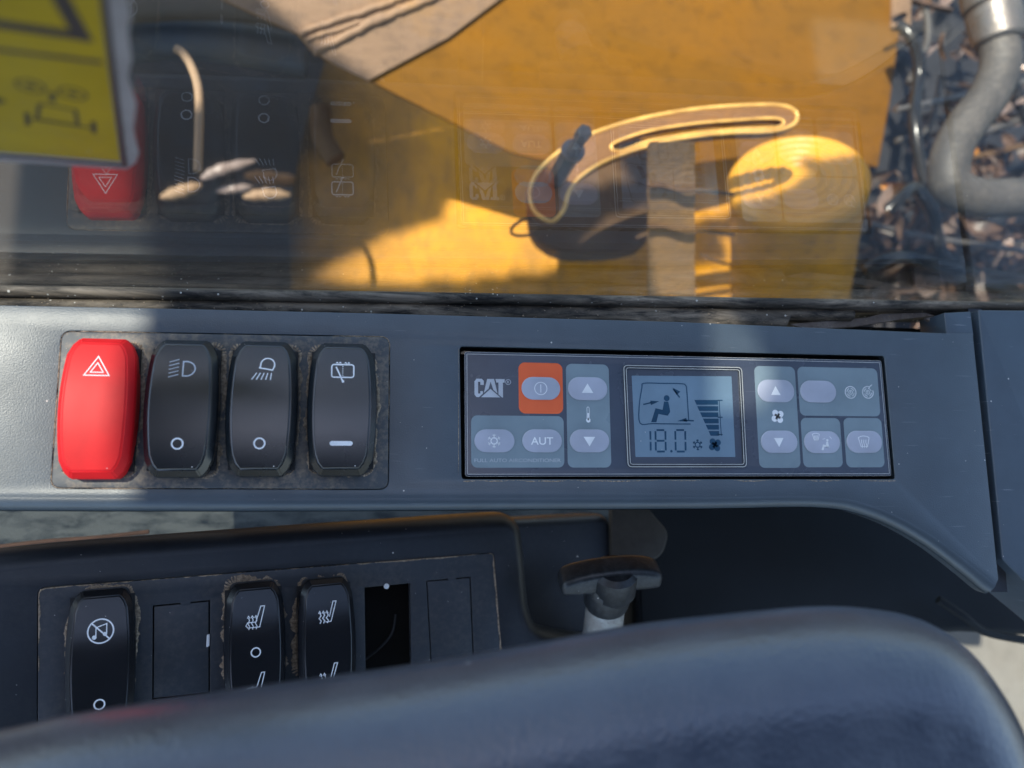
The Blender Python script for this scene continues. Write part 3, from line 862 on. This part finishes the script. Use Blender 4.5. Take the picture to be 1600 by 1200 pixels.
M_floor = paint('pale_floor_mat', (.12, .118, .10), (.09, .085, .07), .4, .6, 6)
fl_ = ob('floor', MB().flat([(-900, 60), (-900, -900), (900, -900), (900, 60)], -520).mesh('fl', 0), M_floor); fl_['kind'] = 'structure'
M_seat = paint('worn_blue_grey_metal', (.014, .022, .028), (.17, .18, .165), .55, .5, 45, (1, 3, 1), .5, .18)
sb_ = ob('metal_shelf', slab('sb2', [rquad(level(-.16).us([(-150, 760), (980, 740), (985, 860), (620, 872), (240, 872), (-150, 905)]), 3)], -175, -160, 3, 3), M_seat)
tag(sb_, 'worn dark metal shelf seen in the slit between the two consoles', 'shelf')
rail = MB(); SP = level(-.11); rail.tube(spline([(*SP.u(-60, 862), -110), (*SP.u(60, 847), -110), (*SP.u(150, 840), -110), (*SP.u(232, 831), -111)], 6), 1.0, 12)
ro = ob('rusty_strip', rail.mesh('rs', 50), plain('rusty_edge', (.07, .035, .022), .8, namt=.4)); tag(ro, 'rusty brown strip lying in the slit above the lower console', 'strip')

# ================================================================== WINDOW, SEAL, STICKER
GM = GLASS.M
mb = MB(); mb.box(-420, 420, -26, 620, -3.2, 0)
gl_ = ob('window_pane', mb.mesh('glass', 0), M_glass, None, GM); tag(gl_, 'clear side window pane standing behind the console and mirroring its switches', 'window')
# rubber seal between glass and console
M_seal = NT('dirty_rubber_seal'); t = M_seal; p = t.p
mpn = t.n('Mapping'); mpn.inputs['Scale'].default_value = (.3, 1.6, 1.6); t.l(t.tc, mpn.inputs[0])
fdust = t.ramp(t.noise(120, 8, .75, vec=mpn.outputs[0], dist=.5), .40, .60, 0, .8)
fs2 = t.ramp(t.noise(18, 3, .5), .35, .58, .35, 1)
cS = t.mix(t.math('MULTIPLY', fdust, fs2), (.012, .011, .010), (.40, .33, .25))
cS = t.mix(t.specks(500, .22, .25), cS, (.6, .58, .52))
t.l(cS, p.inputs['Base Color']); p.inputs['Roughness'].default_value = .75; t.bump(t.noise(1500, 5, .7), .5, .0002); M_seal = t.m
def seal_strip(y0f, y1f, z0, z1, n, x0=-330, x1=330, amp=.4, seed=2):
    rnd = random.Random(seed); mb = MB(); rings = []
    k = 260
    off = [0.0] * 9
    for i in range(k + 1):
        x = x0 + (x1 - x0) * i / k; off = [o * .8 + rnd.gauss(0, amp * .35) for o in off]
        a = y0f(x); b = y1f(x); m_ = (a + b) / 2; hw = (b - a) / 2; zc = z1
        pr = []
        for j in range(9):
            th = math.pi * j / 8
            pr.append((x, m_ - hw * math.cos(th) , z0 + (z1 - z0) * math.sin(th) ** .6 + off[j] * .5))
        pr += [(x, b, -30), (x, a, -30)]
        rings.append(pr)
    mb.loft(rings); return mb
gline = lambda x: GY * 1000 - math.tan(GYAW) * x
def bline(x):
    y = None
    for (xa, ya), (xb, yb) in zip(back[1:-1], back[2:]):
        if xb <= x <= xa: y = ya + (yb - ya) * (x - xa) / (xb - xa)
    return y if y is not None else (back[-1][1] if x < 0 else back[1][1])
sr = troot('window_seal', Matrix.Identity(4), 'black rubber window seal caked with dry mud between glass and console', 'seal')
ob('sealing_lip', seal_strip(lambda x: gline(x) - 4.2, lambda x: gline(x) - .15, -9, -5.0, 9, amp=.08).mesh('s1', 50), M_seal, sr)
hx = TOP.u(1262, 510)[0]
ob('seal_base', seal_strip(lambda x: bline(x) + .4 if x < hx - 4 else max(bline(x) + .4, gline(x) - 8.5), lambda x: gline(x) - 3.8, -12, -7.4, 9, x1=hx + 26, amp=.18, seed=5).mesh('s2', 50), M_seal, sr)
# crumbs lying on the seal
rnd = random.Random(9); mb = MB()
for i in range(420):
    x = rnd.uniform(-170, 235); a = bline(x) + .5; b_ = gline(x) - 1; y = a + (b_ - a) * rnd.betavariate(1.6, 1.6); s = rnd.uniform(.06, .26) * (2 if rnd.random() < .05 else 1); z = -6.6 + rnd.uniform(-.6, .5)
    e = rnd.uniform(0, 3); P_ = [(x + s * math.cos(e + q * 2.1) * 1.5, y + s * math.sin(e + q * 2.1), z) for q in range(3)] + [(x, y, z + s * .8)]
    mb.add(P_, [(0, 1, 3), (1, 2, 3), (2, 0, 3)])
cr = ob('crumbs', mb.mesh('cr', 0), M_grime); tag(cr, 'dry mud crumbs scattered along the window seal', 'dirt', kind='stuff')
# torn insulation pieces in the hole by the corner post
M_foil = paint('torn_foam', (.30, .27, .25), (.08, .06, .05), .6, .7, 60)
mb = MB(); rnd = random.Random(4)
pts = [(1230, 508), (1290, 503), (1350, 498), (1372, 492), (1440, 490), (1455, 495), (1400, 501), (1330, 512), (1260, 516)]
q = TOP.us(pts, -13); mb.flat(q, -13, 2.0)
q = TOP.us([(1442, 498), (1476, 492), (1478, 503), (1450, 504)], -11); mb.flat(q, -11, 1.5)
fo = ob('torn_foam', mb.mesh('tf', 0), M_foil); tag(fo, 'torn pale foam scrap in the dark hole behind the right end of the console', 'foam scrap')
tr_ = ob('inner_sill', MB().box(-420, 420, 40, 74, -60, -31).mesh('is', 0), M_void); tag(tr_, 'black inner window sill in the dark gap behind the console', 'sill')
# sticker on the inside of the glass
def G(px, py): return g3(px, py)
M_sty = plastic('yellow_sticker', (.42, .29, .012), .45, 900, .1, .3, film=.25, filmcol=(.3, .25, .1), spec=.4)
M_stw = plastic('grey_sticker_backing', (.33, .30, .29), .6, 900, .2, .3, film=.5, filmcol=(.2, .17, .15))
M_stb = plain('black_print', (.05, .045, .04), .5)
st = troot('warning_sticker', GM, 'yellow warning sticker with black pictograms and torn grey border on the window glass', 'sticker')
e1 = [G(183, -90), G(152, -90)]
edge = [(196, -120), (193, -60), (198, -20), (205, 20), (200, 50), (206, 90), (200, 120), (213, 160), (208, 200), (217, 238), (212, 252), (198, 262)]
backp = [G(x, y) for x, y in edge] + [G(-150, 240), G(-150, -120)]
ob('backing_sheet', slab('bs', [backp], .05, .35, .0), M_stw, st, GM)
ye = [G(150, -120), G(156, 0), G(170, 110), G(188, 249), G(-150, 222), G(-150, -120)]
ob('printed_sheet', slab('ps', [ye], .3, .5), M_sty, st, GM)
mb = MB(); mb.ribbon([G(159, -120), G(163, 0), G(177, 110), G(195, 256), G(60, 244), G(-150, 230)], .9, .42, .15)
ob('black_border', mb.mesh('bb', 0), M_stb, st, GM)
def W(s, w): return w
mb = MB(); mb.ribbon([G(-60, 24), G(128, 52), G(66, -60)], 2.6, .5, .05); mb.ribbon([G(-60, 66), G(160, 93)], 1.2, .5, .05)
ob('warning_triangle', mb.mesh('wt', 0), M_stb, st, GM)
mb = MB()
for (x, y, r) in ((48, 130, 2.2), (114, 142, 2.2)):
    c = G(x, y); mb.ribbon(arc(c[0], c[1], r, 0, 340, 17), .5, .5, .05, True); mb.disc(c[0], c[1], .8, .5)
mb.ribbon([G(82, 140), G(82, 155)], 1.0, .5, .05)
mb.ribbon([G(62, 158), G(118, 168), G(122, 192), G(58, 182), G(62, 158)], .7, .5, .05)
mb.ribbon([G(42, 172), G(44, 192)], 1.0, .5, .05); mb.ribbon([G(146, 186), G(147, 204)], 1.0, .5, .05); mb.ribbon([G(50, 182), G(142, 196)], .7, .5, .05)
mb.flat([G(-8, 146), G(12, 154), G(-8, 160)], .5); 
ob('machine_pictogram', mb.mesh('mp', 0), plain('faded_print', (.08, .07, .03), .6), st, GM)

# ================================================================== OUTSIDE THE WINDOW
CY = (.80, .34, .008); DIRT = (.16, .12, .075)
M_yel = paint('yellow_machine_paint', CY, (.33, .2, .07), .45, .28, 9, (1, 1, 1), .25)
M_yeld = paint('muddy_shaded_yellow_paint', CY, DIRT, .4, .5, 14, (1.2, .6, 1), .3, .25)
M_deck = paint('shaded_deck_paint', CY, DIRT, .4, .5, 14, (1.2, .6, 1), .3, .25)
class _W: pass
t = NT('tmp_shade'); t.m = M_deck; t.t = M_deck.node_tree; t.p = t.t.nodes['Principled BSDF']; t.tc = t.n('TexCoord').outputs['Object']
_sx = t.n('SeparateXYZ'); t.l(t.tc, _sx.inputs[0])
_shade_f = t.math('ADD', _sx.outputs[0], t.math('MULTIPLY', _sx.outputs[1], -.18))
_shade_f = t.math('ADD', _shade_f, t.math('MULTIPLY', t.math('SUBTRACT', t.noise(18, 6, .65), .5), .09))
_fac = t.ramp(_shade_f, -.115, .0, .97, 0)  # shade painted into the deck colour, darkest at its left end
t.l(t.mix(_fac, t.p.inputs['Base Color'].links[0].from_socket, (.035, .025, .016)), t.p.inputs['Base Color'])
M_tan = paint('pale_tan_paint', (.36, .20, .08), (.25, .165, .115), .7, .4, 10, (1, 2, 1), .3)
M_soil = paint('dark_machine_floor', (.022, .018, .015), (.05, .038, .028), .6, .75, 12, bump=.6)
gr = ob('ground', MB().flat([(-3000, 90), (3000, 90), (3000, 4000), (-3000, 4000)], -900).mesh('gr', 0), M_soil); gr['kind'] = 'structure'
def outs(name, px, z, th, mat, label, cat, bevel=1.0, r=0):
    P = level(z); q = P.us(px); q = rquad(q, r) if r else q
    o = ob(name, slab(name, [q], z*1000 - th, z*1000, bevel, 2), mat)
    return tag(o, label, cat)
dk = outs('yellow_deck', [(455, 500), (452, 330), (475, 200), (500, 120), (560, -80), (1470, -80), (1385, 215), (1352, 300), (1345, 520)], -.42, 8, M_deck, 'muddy yellow steel deck below the window, left end painted as shaded, with a patch of sunlight', 'machine deck')
cf = outs('chassis_plate', [(-200, -200), (500, -200), (560, -60), (470, 560), (-200, 560)], -.78, 8, M_soil, 'dark dirty chassis plate seen through the left side of the window', 'chassis')
# upper cover plate, tilted, with folded edge
UP = Plane((.13, .29, -.31), (1, 0, -.24), (0, 1, .40))
uo = UP.us([(300, -60), (345, -2), (466, 54), (486, 78), (520, 100), (600, 138), (700, 189), (800, 240), (900, 262), (1050, 262), (1250, 232), (1372, 262), (1392, 150), (1404, 60), (1425, -60)])
cov = troot('cover_plate', UP.M, 'large yellow sheet metal machine cover, with a pale reflection coloured tan at its upper left', 'machine cover')
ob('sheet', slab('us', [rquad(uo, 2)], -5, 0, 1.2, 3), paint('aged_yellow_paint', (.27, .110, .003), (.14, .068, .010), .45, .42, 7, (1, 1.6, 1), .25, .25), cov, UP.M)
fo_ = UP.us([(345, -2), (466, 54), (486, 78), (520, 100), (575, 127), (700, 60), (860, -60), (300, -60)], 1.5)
ob('reinforcing_strip', slab('rs', [fo_], -.5, 3.0, 1.0, 3), M_tan, cov, UP.M)  # its tan colour stands in for a pale reflection in the glass
for pts, r_ in (([(468, 52), (520, 33), (585, 12), (640, -8), (700, -30)], 2.4), ([(490, 80), (530, 62), (580, 36), (650, 8), (760, -40)], 3.0), ([(478, 62), (540, 42), (600, 22), (680, -12)], 1.6)):
    mb = MB(); P_ = spline([(*UP.u(x, y, 4), 3.4) for x, y in pts], 10); rn = random.Random(3)
    mb.tube([(x, y + rn.gauss(0, .35), z + rn.gauss(0, .25)) for x, y, z in P_], [r_ * rn.uniform(.85, 1.1) for _ in P_], 10)
    ob('weld_bead', mb.mesh('wb', 60), M_tan, cov, UP.M)
mb = MB(); a = UP.u(1392, -20, 0); 
ob('edge_tab', slab('et', [UP.us([(1392, -60), (1422, -60), (1418, 44), (1390, 44)])], 0, 4, .8, 2), M_tan, cov, UP.M)
# slotted arc bracket
BP = level(-.19)
bo = spline(BP.us([(832, 332), (824, 300), (836, 268), (866, 238), (905, 214), (950, 196), (1010, 180), (1080, 168), (1150, 162), (1215, 161), (1243, 170), (1249, 186), (1238, 200), (1205, 209), (1140, 211), (1070, 219), (1015, 231), (955, 252), (915, 275), (893, 300), (884, 330), (862, 350)]), 4, True)
bs = spline(BP.us([(960, 226), (1010, 208), (1080, 196), (1150, 190), (1205, 187), (1222, 190), (1212, 197), (1150, 200), (1085, 206), (1015, 218), (968, 234)]), 4, True)
M_brk = paint('rusty_bronze_paint', (.30, .13, .03), (.13, .065, .03), .5, .32, 30); M_brk.node_tree.nodes['Principled BSDF'].inputs['Metallic'].default_value = .15
bk = troot('slotted_bracket', Matrix.Translation((bo[0][0]*.001, bo[0][1]*.001, -.19)), 'curved bronze coloured bracket with a long slot and rim coloured as a highlight, outside the window', 'bracket')
ob('plate', slab('bk', [bo, bs], -198, -190, 2.0, 4), M_brk, bk)
M_rim2 = plain('highlight_edge', (.80, .42, .11), .3, .2, nscale=60, namt=.4)  # lighter colour paints the sun's glint along the bracket rim
for o_, r_ in ((offset(bo, 1.6), 1.4), (offset(bs, -1.0), 1.0)):
    L = [(x, y, -190) for x, y in o_]; mb = MB(); mb.tube(L + [L[0]], r_, 10); ob('rolled_rim', mb.mesh('rr', 60), M_rim2, bk)
# dark rounded housing under the bracket
M_dk = paint('dark_brown_metal', (.085, .042, .018), (.14, .09, .05), .6, .7, 25, spec=.15)
ah = outs('rounded_housing', [(828, 330), (836, 268), (880, 225), (960, 205), (1016, 215), (1016, 385), (960, 398), (880, 398), (838, 372)], -.30, 22, M_dk, 'dark rounded housing under the slotted bracket', 'housing', 4, 14)
# bolt
bc = level(-.12).u(912, 208); bcx = troot('clamp_bolt', Matrix.Translation((bc[0]*.001, bc[1]*.001, -.12)), 'shiny steel bolt with hex head through the slotted bracket', 'bolt')
MB0 = WM[bcx.name]
M_chr = plain('bright_steel', (.16, .125, .095), .4, 0)
mb = MB(); mb.tube([(0,0,-6), (0,0,2), (0,0,3)], [4.4, 4.4, 3.4], 6); ob('bolt_head', mb.mesh('bh', 20), M_chr, bcx, MB0)
mb = MB(); mb.tube([(0,0,-22), (0,0,-24)], 7, 28); ob('washer', mb.mesh('wa', 30), M_chr, bcx, MB0)
mb = MB(); mb.tube([(0,0,-10), (0,0,-125)], 3.6, 20); ob('shank', mb.mesh('sk', 40), M_chr, bcx, MB0)
mb = MB(); mb.tube([(0,0,-25), (0,0,-60)], 6.0, 6); ob('nut', mb.mesh('nu', 20), plain('dull_steel', (.3, .3, .32), .4, .8), bcx, MB0)
# wire loop left of the bracket
WP = level(-.22); mb = MB(); mb.tube([(x, y, -220) for x, y in spline(WP.us([(832, 340), (812, 346), (799, 358), (803, 367), (822, 368), (846, 362)]), 6)], 1.1, 8)
wl = ob('wire_loop', mb.mesh('wl', 60), M_dk); tag(wl, 'thin dark wire loop at the lower left of the slotted bracket', 'wire')
# vertical strap
mb = MB(); n = 40; rn = random.Random(8); vs = []; fs = []
def strap_pt(px, t_, lift=0):
    z = -.15 - .12 * t_; x, y = level(z).u(px, 222 + 240 * t_); return (x, y, z * 1000 + lift)
for i in range(n + 1):
    for j in range(5):
        x, y, z = strap_pt(1014 + 18 * j, i / n); vs.append((x + rn.gauss(0, .2), y, z + .5 * math.sin(i * .5 + j * .5) + rn.gauss(0, .2)))
for i in range(n):
    for j in range(4):
        a = i * 5 + j; fs.append((a, a + 1, a + 6, a + 5))
mb.add(vs, fs); mb.add([(x, y, z - 3) for x, y, z in vs], fs)
M_strap = paint('wrinkled_tan_strap', (.52, .28, .09), (.3, .19, .11), .6, .45, 30, (1, 1, .6), .5)
sp2 = ob('strap_plate', mb.mesh('sp', 40), M_strap); tag(sp2, 'tan strap plate running down from the slotted bracket to the window edge', 'strap')
for tt, lb_ in ((.31, 'upper of the two thin dark cables crossing the tan strap plate'), (.57, 'lower of the two thin dark cables crossing the tan strap plate')):
    mb = MB(); mb.tube([(lambda q: (q[0], q[1] + math.sin(i) * .8, q[2] + math.sin(i * 1.3)))(strap_pt(1008 + 12 * i, tt + .004 * i, 5)) for i in range(12)], 1.3, 8)
    tag(ob('cable', mb.mesh('wc', 60), M_dk), lb_, 'cable', 'cables across the strap plate')
# round tank with ridged lid
cz = -.25; cc = level(cz).u(1246, 280); CM = Matrix.Translation((cc[0]*.001, cc[1]*.001, cz)) @ Matrix.Rotation(R(-30), 4, 'X') @ Matrix.Rotation(R(-22), 4, 'Y')
tank = troot('round_tank', CM, 'yellow round tank with concentric ridges on its lid, right of the tan strap', 'tank')
mb = MB(); rd = 50; prof = [(0, 1.5)]
for i in range(5):
    r0 = 14 + i * 7.4; prof += [(r0, 1.5), (r0 + 1.5, 2.7), (r0 + 3.5, 2.7), (r0 + 5, 1.5)]
prof += [(rd, 1), (rd + 2, -2), (rd + 2, -8), (rd, -11)]
mb.loft([[(max(r, .01) * math.cos(2*math.pi*j/64), max(r, .01) * math.sin(2*math.pi*j/64), z) for j in range(64)] for r, z in prof])
ob('ridged_lid', mb.mesh('lid', 35), paint('clean_yellow_paint', (.74, .33, .010), DIRT, .2, .35, 12), tank, CM)
mb = MB(); mb.tube([(0,0,-10), (0,0,-150)], rd, 64); ob('tank_wall', mb.mesh('tw', 35), M_yeld, tank, CM)  # wall's muddy film is strengthened to stand in for shade as well
mb = MB(); mb.tube([(x, y, -272 - 60) for x, y in spline(level(-.33).us([(1095, 395), (1130, 410), (1180, 416), (1260, 413), (1330, 414), (1400, 405)]), 6)], 1.4, 8)
hw = ob('lower_cable', mb.mesh('hw', 60), M_dk); tag(hw, 'thin dark cable sagging in front of the round tank', 'cable')
# bent tan rod and small lit rods at the left
M_rod = paint('tan_rod', (.32, .19, .10), (.35, .25, .16), .4, .45, 40)
def rod(name, px, z, r, mat, label, n=14, taper=True):
    P = level(z); mb = MB(); L = [(x, y, z*1000) for x, y in spline(P.us(px), 8)]; m_ = len(L) - 1
    mb.tube(L, [r * ((.12 + .88 * math.sin(math.pi * i / m_) ** .8) * (1 + .12 * math.sin(i * 1.7)) if taper else 1) for i in range(m_ + 1)], n)
    return tag(ob(name, mb.mesh(name, 50), mat), label, 'rod')
rod('bent_rod', [(274, 76), (284, 82), (296, 98), (306, 122), (311, 150), (311, 200), (309, 268)], -.20, 2.6, M_rod, 'bent tan rod hooked at the top, seen through the left of the window', 14, False)
M_scrap = plain('pale_pink_metal', (.24, .18, .155), .35)
for px_, z_, r_, mt_, lb_ in (([(314, 280), (345, 266), (400, 251)], -.5, 6.0, M_scrap, 'short pale rod just right of the foot of the bent tan rod'),
        ([(250, 309), (285, 299), (316, 289)], -.5, 6.5, M_rod, 'short tan rod lowest and leftmost under the bent rod'),
        ([(338, 299), (365, 295), (394, 292)], -.52, 4.6, M_scrap, 'slim pale rod between the two tan rods'),
        ([(380, 308), (415, 304), (454, 305)], -.5, 6.0, M_rod, 'short tan rod under the orange yellow bar')):
    rod('short_rod', px_, z_, r_, mt_, lb_)['group'] = 'short rods outside the left window'
rod('yellow_bar', [(382, 274), (420, 278), (476, 284)], -.62, 8.0, M_brk, 'short yellow bar in sunlight left of the deck')
rod('frame_beam', [(150, 70), (300, 60), (480, 90)], -.40, 18, paint('dark_blue_beam', (.05, .06, .075), DIRT, .5, .5, 10), 'thick dark beam behind the bent tan rod', 20, False)
rod('frame_beam', [(160, 8), (330, 2), (480, 20)], -.36, 15, paint('brown_beam', (.10, .075, .055), DIRT, .5, .5, 10), 'thick brown beam at the top edge above the bent tan rod', 20, False)
rod('support_pillar', [(500, 170), (505, 215), (525, 250)], -.38, 9, M_dk, 'stubby brown pillar at the left end of the deck', 18, False)
# hose and fitting at the right
M_hose = plastic('grey_spiral_hose', (.055, .050, .045), .6, 700, .4, .3, film=.4, filmcol=(.22, .19, .16))
HP = level(-.20)
hose = troot('hydraulic_hose', Matrix.Translation((HP.u(1490, 250)[0]*.001, HP.u(1490, 250)[1]*.001, -.2)), 'thick grey spiral wrapped hose curving beside the yellow cover', 'hose')
HM = WM[hose.name]; Hi = HM.translation * 1000
hp = spline([(*HP.u(x, y), z) for x, y, z in [(1548, 40, -196), (1560, 100, -198), (1545, 150, -200), (1510, 195, -200), (1487, 240, -200), (1488, 285, -202), (1530, 305, -204), (1590, 304, -206), (1700, 300, -206)]], 14)
hp = [Vector(q) - Hi for q in hp]
rr_ = [14.0 + (.35 if i % 7 == 0 else 0) - (.2 if i % 7 == 1 else 0) for i in range(len(hp))]
mb = MB(); mb.tube(hp, rr_, 28); ob('hose_body', mb.mesh('hb', 50), M_hose, hose, HM)
M_fit = paint('scuffed_grey_metal', (.2, .18, .165), (.18, .16, .14), .5, .3, 50); M_fit.node_tree.nodes['Principled BSDF'].inputs['Metallic'].default_value = .7
d_ = (hp[8] - hp[0]).normalized(); p0 = hp[6]
mb = MB(); mb.tube([p0 - d_*44, p0 - d_*42, p0 - d_*24, p0 - d_*23, p0 - d_*21, p0 - d_*20, p0 + d_*2, p0 + d_*4], [18, 20, 20, 17, 17, 19, 18, 16], 28)
ob('hose_fitting', mb.mesh('hf', 35), M_fit, hose, HM)
mb = MB(); mb.tube([p0 - d_*80, p0 - d_*44], [15, 15], 6); ob('hex_nut', mb.mesh('hn', 20), M_fit, hose, HM)
# wiring and thin pipes in the dark engine bay
bay = outs('engine_bay_floor', [(1330, 560), (1340, 300), (1395, 100), (1400, -120), (1900, -120), (1900, 560)], -.40, 6, plain('bay_dark', (.018, .018, .02), .45, nscale=20, namt=.5), 'dark oily floor of the machine bay at the upper right', 'machine bay')
pipes = [[(1400, 172), (1500, 150), (1640, 120)], [(1510, 215), (1570, 195), (1660, 165)], [(1500, 250), (1570, 235), (1660, 210)], [(1380, 300), (1440, 330), (1520, 380)], [(1360, 350), (1460, 372), (1660, 400)], [(1420, 130), (1450, 60), (1440, -20)], [(1400, 220), (1450, 200), (1470, 120)], [(1500, 395), (1560, 380), (1660, 385)]]
labs = ['thin steel pipe running behind the upper part of the grey hose', 'upper thin pipe inside the bend of the grey hose', 'lower thin pipe inside the bend of the grey hose', 'dark pipe slanting down below the hose bend', 'long low pipe crossing the bottom of the machine bay', 'upright pipe by the right edge of the yellow cover near the top', 'bent pipe between the yellow cover and the grey hose', 'short pipe at the lower right picture edge']
mats = [M_fit, M_fit, M_dk, M_dk, M_fit, M_hose, M_hose, M_fit]
for i, (pp, lb, mt) in enumerate(zip(pipes, labs, mats)):
    z = -.30 - .012 * (i % 4); P = level(z); mb = MB(); mb.tube([(x, y, z*1000) for x, y in spline(P.us(pp), 8)], 3.4 if i % 2 else 2.6, 12)
    tag(ob('bay_pipe', mb.mesh('bp', 50), mt), lb, 'pipe', 'pipes in the machine bay')
cabs = [([(1385, 330), (1430, 290), (1450, 330), (1500, 420), (1620, 440)], 5.5, 'black cable looping from the tank edge down to the lower right'),
        ([(1405, 40), (1440, 110), (1425, 200), (1465, 330)], 5.0, 'black cable hanging left of the grey hose from the top edge'),
        ([(1350, 420), (1420, 400), (1500, 430), (1640, 470)], 6.0, 'lowest black cable lying along the bottom of the machine bay'),
        ([(1520, 60), (1590, 140), (1640, 230)], 6.5, 'black cable passing behind the hose fitting'),
        ([(1500, 330), (1560, 345), (1640, 335)], 5.0, 'short black cable just under the hose bend')]
M_cab = plain('glossy_black_cable', (.014, .013, .012), .22, nscale=30, namt=.4)
for pp, r_, lb in cabs:
    P = level(-.30); mb = MB(); mb.tube([(x, y, -300 + 4 * math.sin(i * .5)) for i, (x, y) in enumerate(spline(P.us(pp), 8))], r_, 14)
    tag(ob('bay_cable', mb.mesh('bcb', 50), M_cab), lb, 'cable', 'black cables in the machine bay')
# dry leaves and crumpled scraps
def leaf_mat():
    t = NT('dry_leaf'); c = t.mix(t.ramp(t.noise(60, 3), .3, .7), (.016, .011, .009), (.16, .095, .065)); t.l(c, t.p.inputs['Base Color']); t.p.inputs['Roughness'].default_value = .45; return t.m
ML = leaf_mat(); ML2 = plain('foil_scrap', (.28, .21, .18), .35, .4); MLo = plain('orange_scrap', (.7, .3, .05), .5)
rnd = random.Random(21)
mbs = [MB(), MB(), MB()]
for i in range(330):
    z = -.385 + rnd.random() ** 2 * .09; P = level(z)
    px = rnd.uniform(1350, 1640) + rnd.random() ** 3 * 30; py = rnd.choice([rnd.uniform(-60, 470), rnd.uniform(270, 490)])
    if px < 1400 and py < 230 - (px - 1350): continue
    c = Vector((*P.u(px, py), z * 1000)); s = rnd.uniform(5, 20)
    a = rnd.uniform(0, 6.28); tl = rnd.uniform(-1.2, 1.2); w = rnd.uniform(.25, .6)
    m3 = Matrix.Rotation(a, 3, 'Z') @ Matrix.Rotation(tl, 3, 'X') @ Matrix.Rotation(rnd.uniform(-.7, .7), 3, 'Y')
    cu = rnd.uniform(-.5, .5); g_ = []
    for u_ in (-1, -.5, 0, .5, 1):
        wd = w * (1 - u_ * u_ * .85)
        for v__ in (-1, 0, 1): g_.append(c + m3 @ Vector((u_ * s, v__ * wd * s, (u_ * u_ * cu + abs(v__) * .25) * s)))
    f_ = [(q*3+k_, q*3+k_+1, q*3+k_+4, q*3+k_+3) for q in range(4) for k_ in range(2)]
    mbs[0 if rnd.random() < .82 else (1 if rnd.random() < .8 else 2)].add(g_, f_)
for mb, mt, nm, lb in zip(mbs, (ML, ML2, MLo), ('dry_leaves', 'foil_scraps', 'orange_scraps'), ('dry brown leaves and litter heaped in the machine bay', 'shiny grey scraps among the litter in the machine bay', 'small orange scraps among the litter in the machine bay')):
    tag(ob(nm, mb.mesh(nm, 40), mt), lb, 'litter', kind='stuff')

# ================================================================== SUN BLOCKER (added out of view, openings cut to place the sunlit patches)
ZS = 1.10
def sh(px, py, z):
    P = level(z); x, y = P.u(px, py); w = Vector((x * .001, y * .001, z)); q = w + SUN * ((ZS - z) / SUN.z)
    return (q.x * 1000, q.y * 1000)
xl = sh(214, 640, 0)[0]
BLOCKER_R = -250.0
patch = [sh(x, y, -.42) for x, y in [(698, 278), (820, 312), (980, 330), (1010, 400), (880, 420), (700, 440), (480, 440), (500, 420), (560, 395), (600, 368), (690, 345), (700, 320)]]
rods_h = [sh(x, y, -.50) for x, y in [(312, 248), (400, 246), (486, 258), (480, 318), (250, 322), (250, 290)]]
gleam = [sh(x, y, 0) for x, y in [(1098, 470), (1142, 470), (1190, 545), (1215, 610), (1180, 645), (1112, 625)]]
def shp(P, px):
    out = []
    for x, y in px:
        a, b = P.u(x, y); w = P.o + P.ex * (a * .001) + P.ey * (b * .001); q = w + SUN * ((ZS - w.z) / SUN.z); out.append((q.x * 1000, q.y * 1000))
    return out
lid = [sh(x, y, -.25) for x, y in [(1120, 180), (1400, 180), (1420, 290), (1345, 262), (1240, 240), (1130, 250)]]
brk = shp(BP, [(850, 235), (905, 195), (1000, 160), (1130, 140), (1240, 140), (1275, 190), (1230, 218), (1050, 228), (930, 262), (880, 300)])
strapl = [sh(x, y, -.2) for x, y in [(995, 215), (1105, 210), (1110, 300), (1100, 460), (1000, 460)]]
top_l = shp(UP, [(352, -60), (1460, -60), (1440, 280), (1060, 270), (820, 200), (690, 172), (600, 130), (520, 92), (480, 62)])
M_blocker = plain('sun_blocker_paint', (.35, .33, .30), .6)
def inside(x, y, poly):
    c = False
    for (xa, ya), (xb, yb) in zip(poly, poly[1:] + poly[:1]):
        if (ya > y) != (yb > y) and x < (xb - xa) * (y - ya) / (yb - ya) + xa: c = not c
    return c
HOLES = [patch, rods_h, gleam, lid, top_l, brk, strapl]
mb = MB(); CS = 5.0; y = -420.0
while y < 1050:
    x0 = xl if 205 < y < 400 else -1350.0; x = x0; start = None
    while x < (BLOCKER_R if y < 430 else -250.0):
        solid = not any(inside(x + CS / 2, y + CS / 2, h) for h in HOLES)
        if solid and start is None: start = x
        if (not solid) and start is not None: mb.box(start, x, y, y + CS, ZS*1000, ZS*1000 + 2); start = None
        x += CS
    if start is not None: mb.box(start, x, y, y + CS, ZS*1000, ZS*1000 + 2)
    y += CS
rf = ob('sun_blocker', mb.mesh('blocker', 0), M_blocker)
tag(rf, 'added perforated roof frame above the window, out of view, shading the console', 'blocker'); rf['kind'] = 'structure'

hl = ob('cab_headliner', slab('hl', [rrect(-520, -1700, 1500, -90, 60)], ZS*1000 - 60, ZS*1000 - 10, 8, 3), plain('dark_headliner', (.03, .03, .032), .9))
tag(hl, 'dark cab headliner over the operator seat, above and behind the picture', 'ceiling'); hl['kind'] = 'structure'
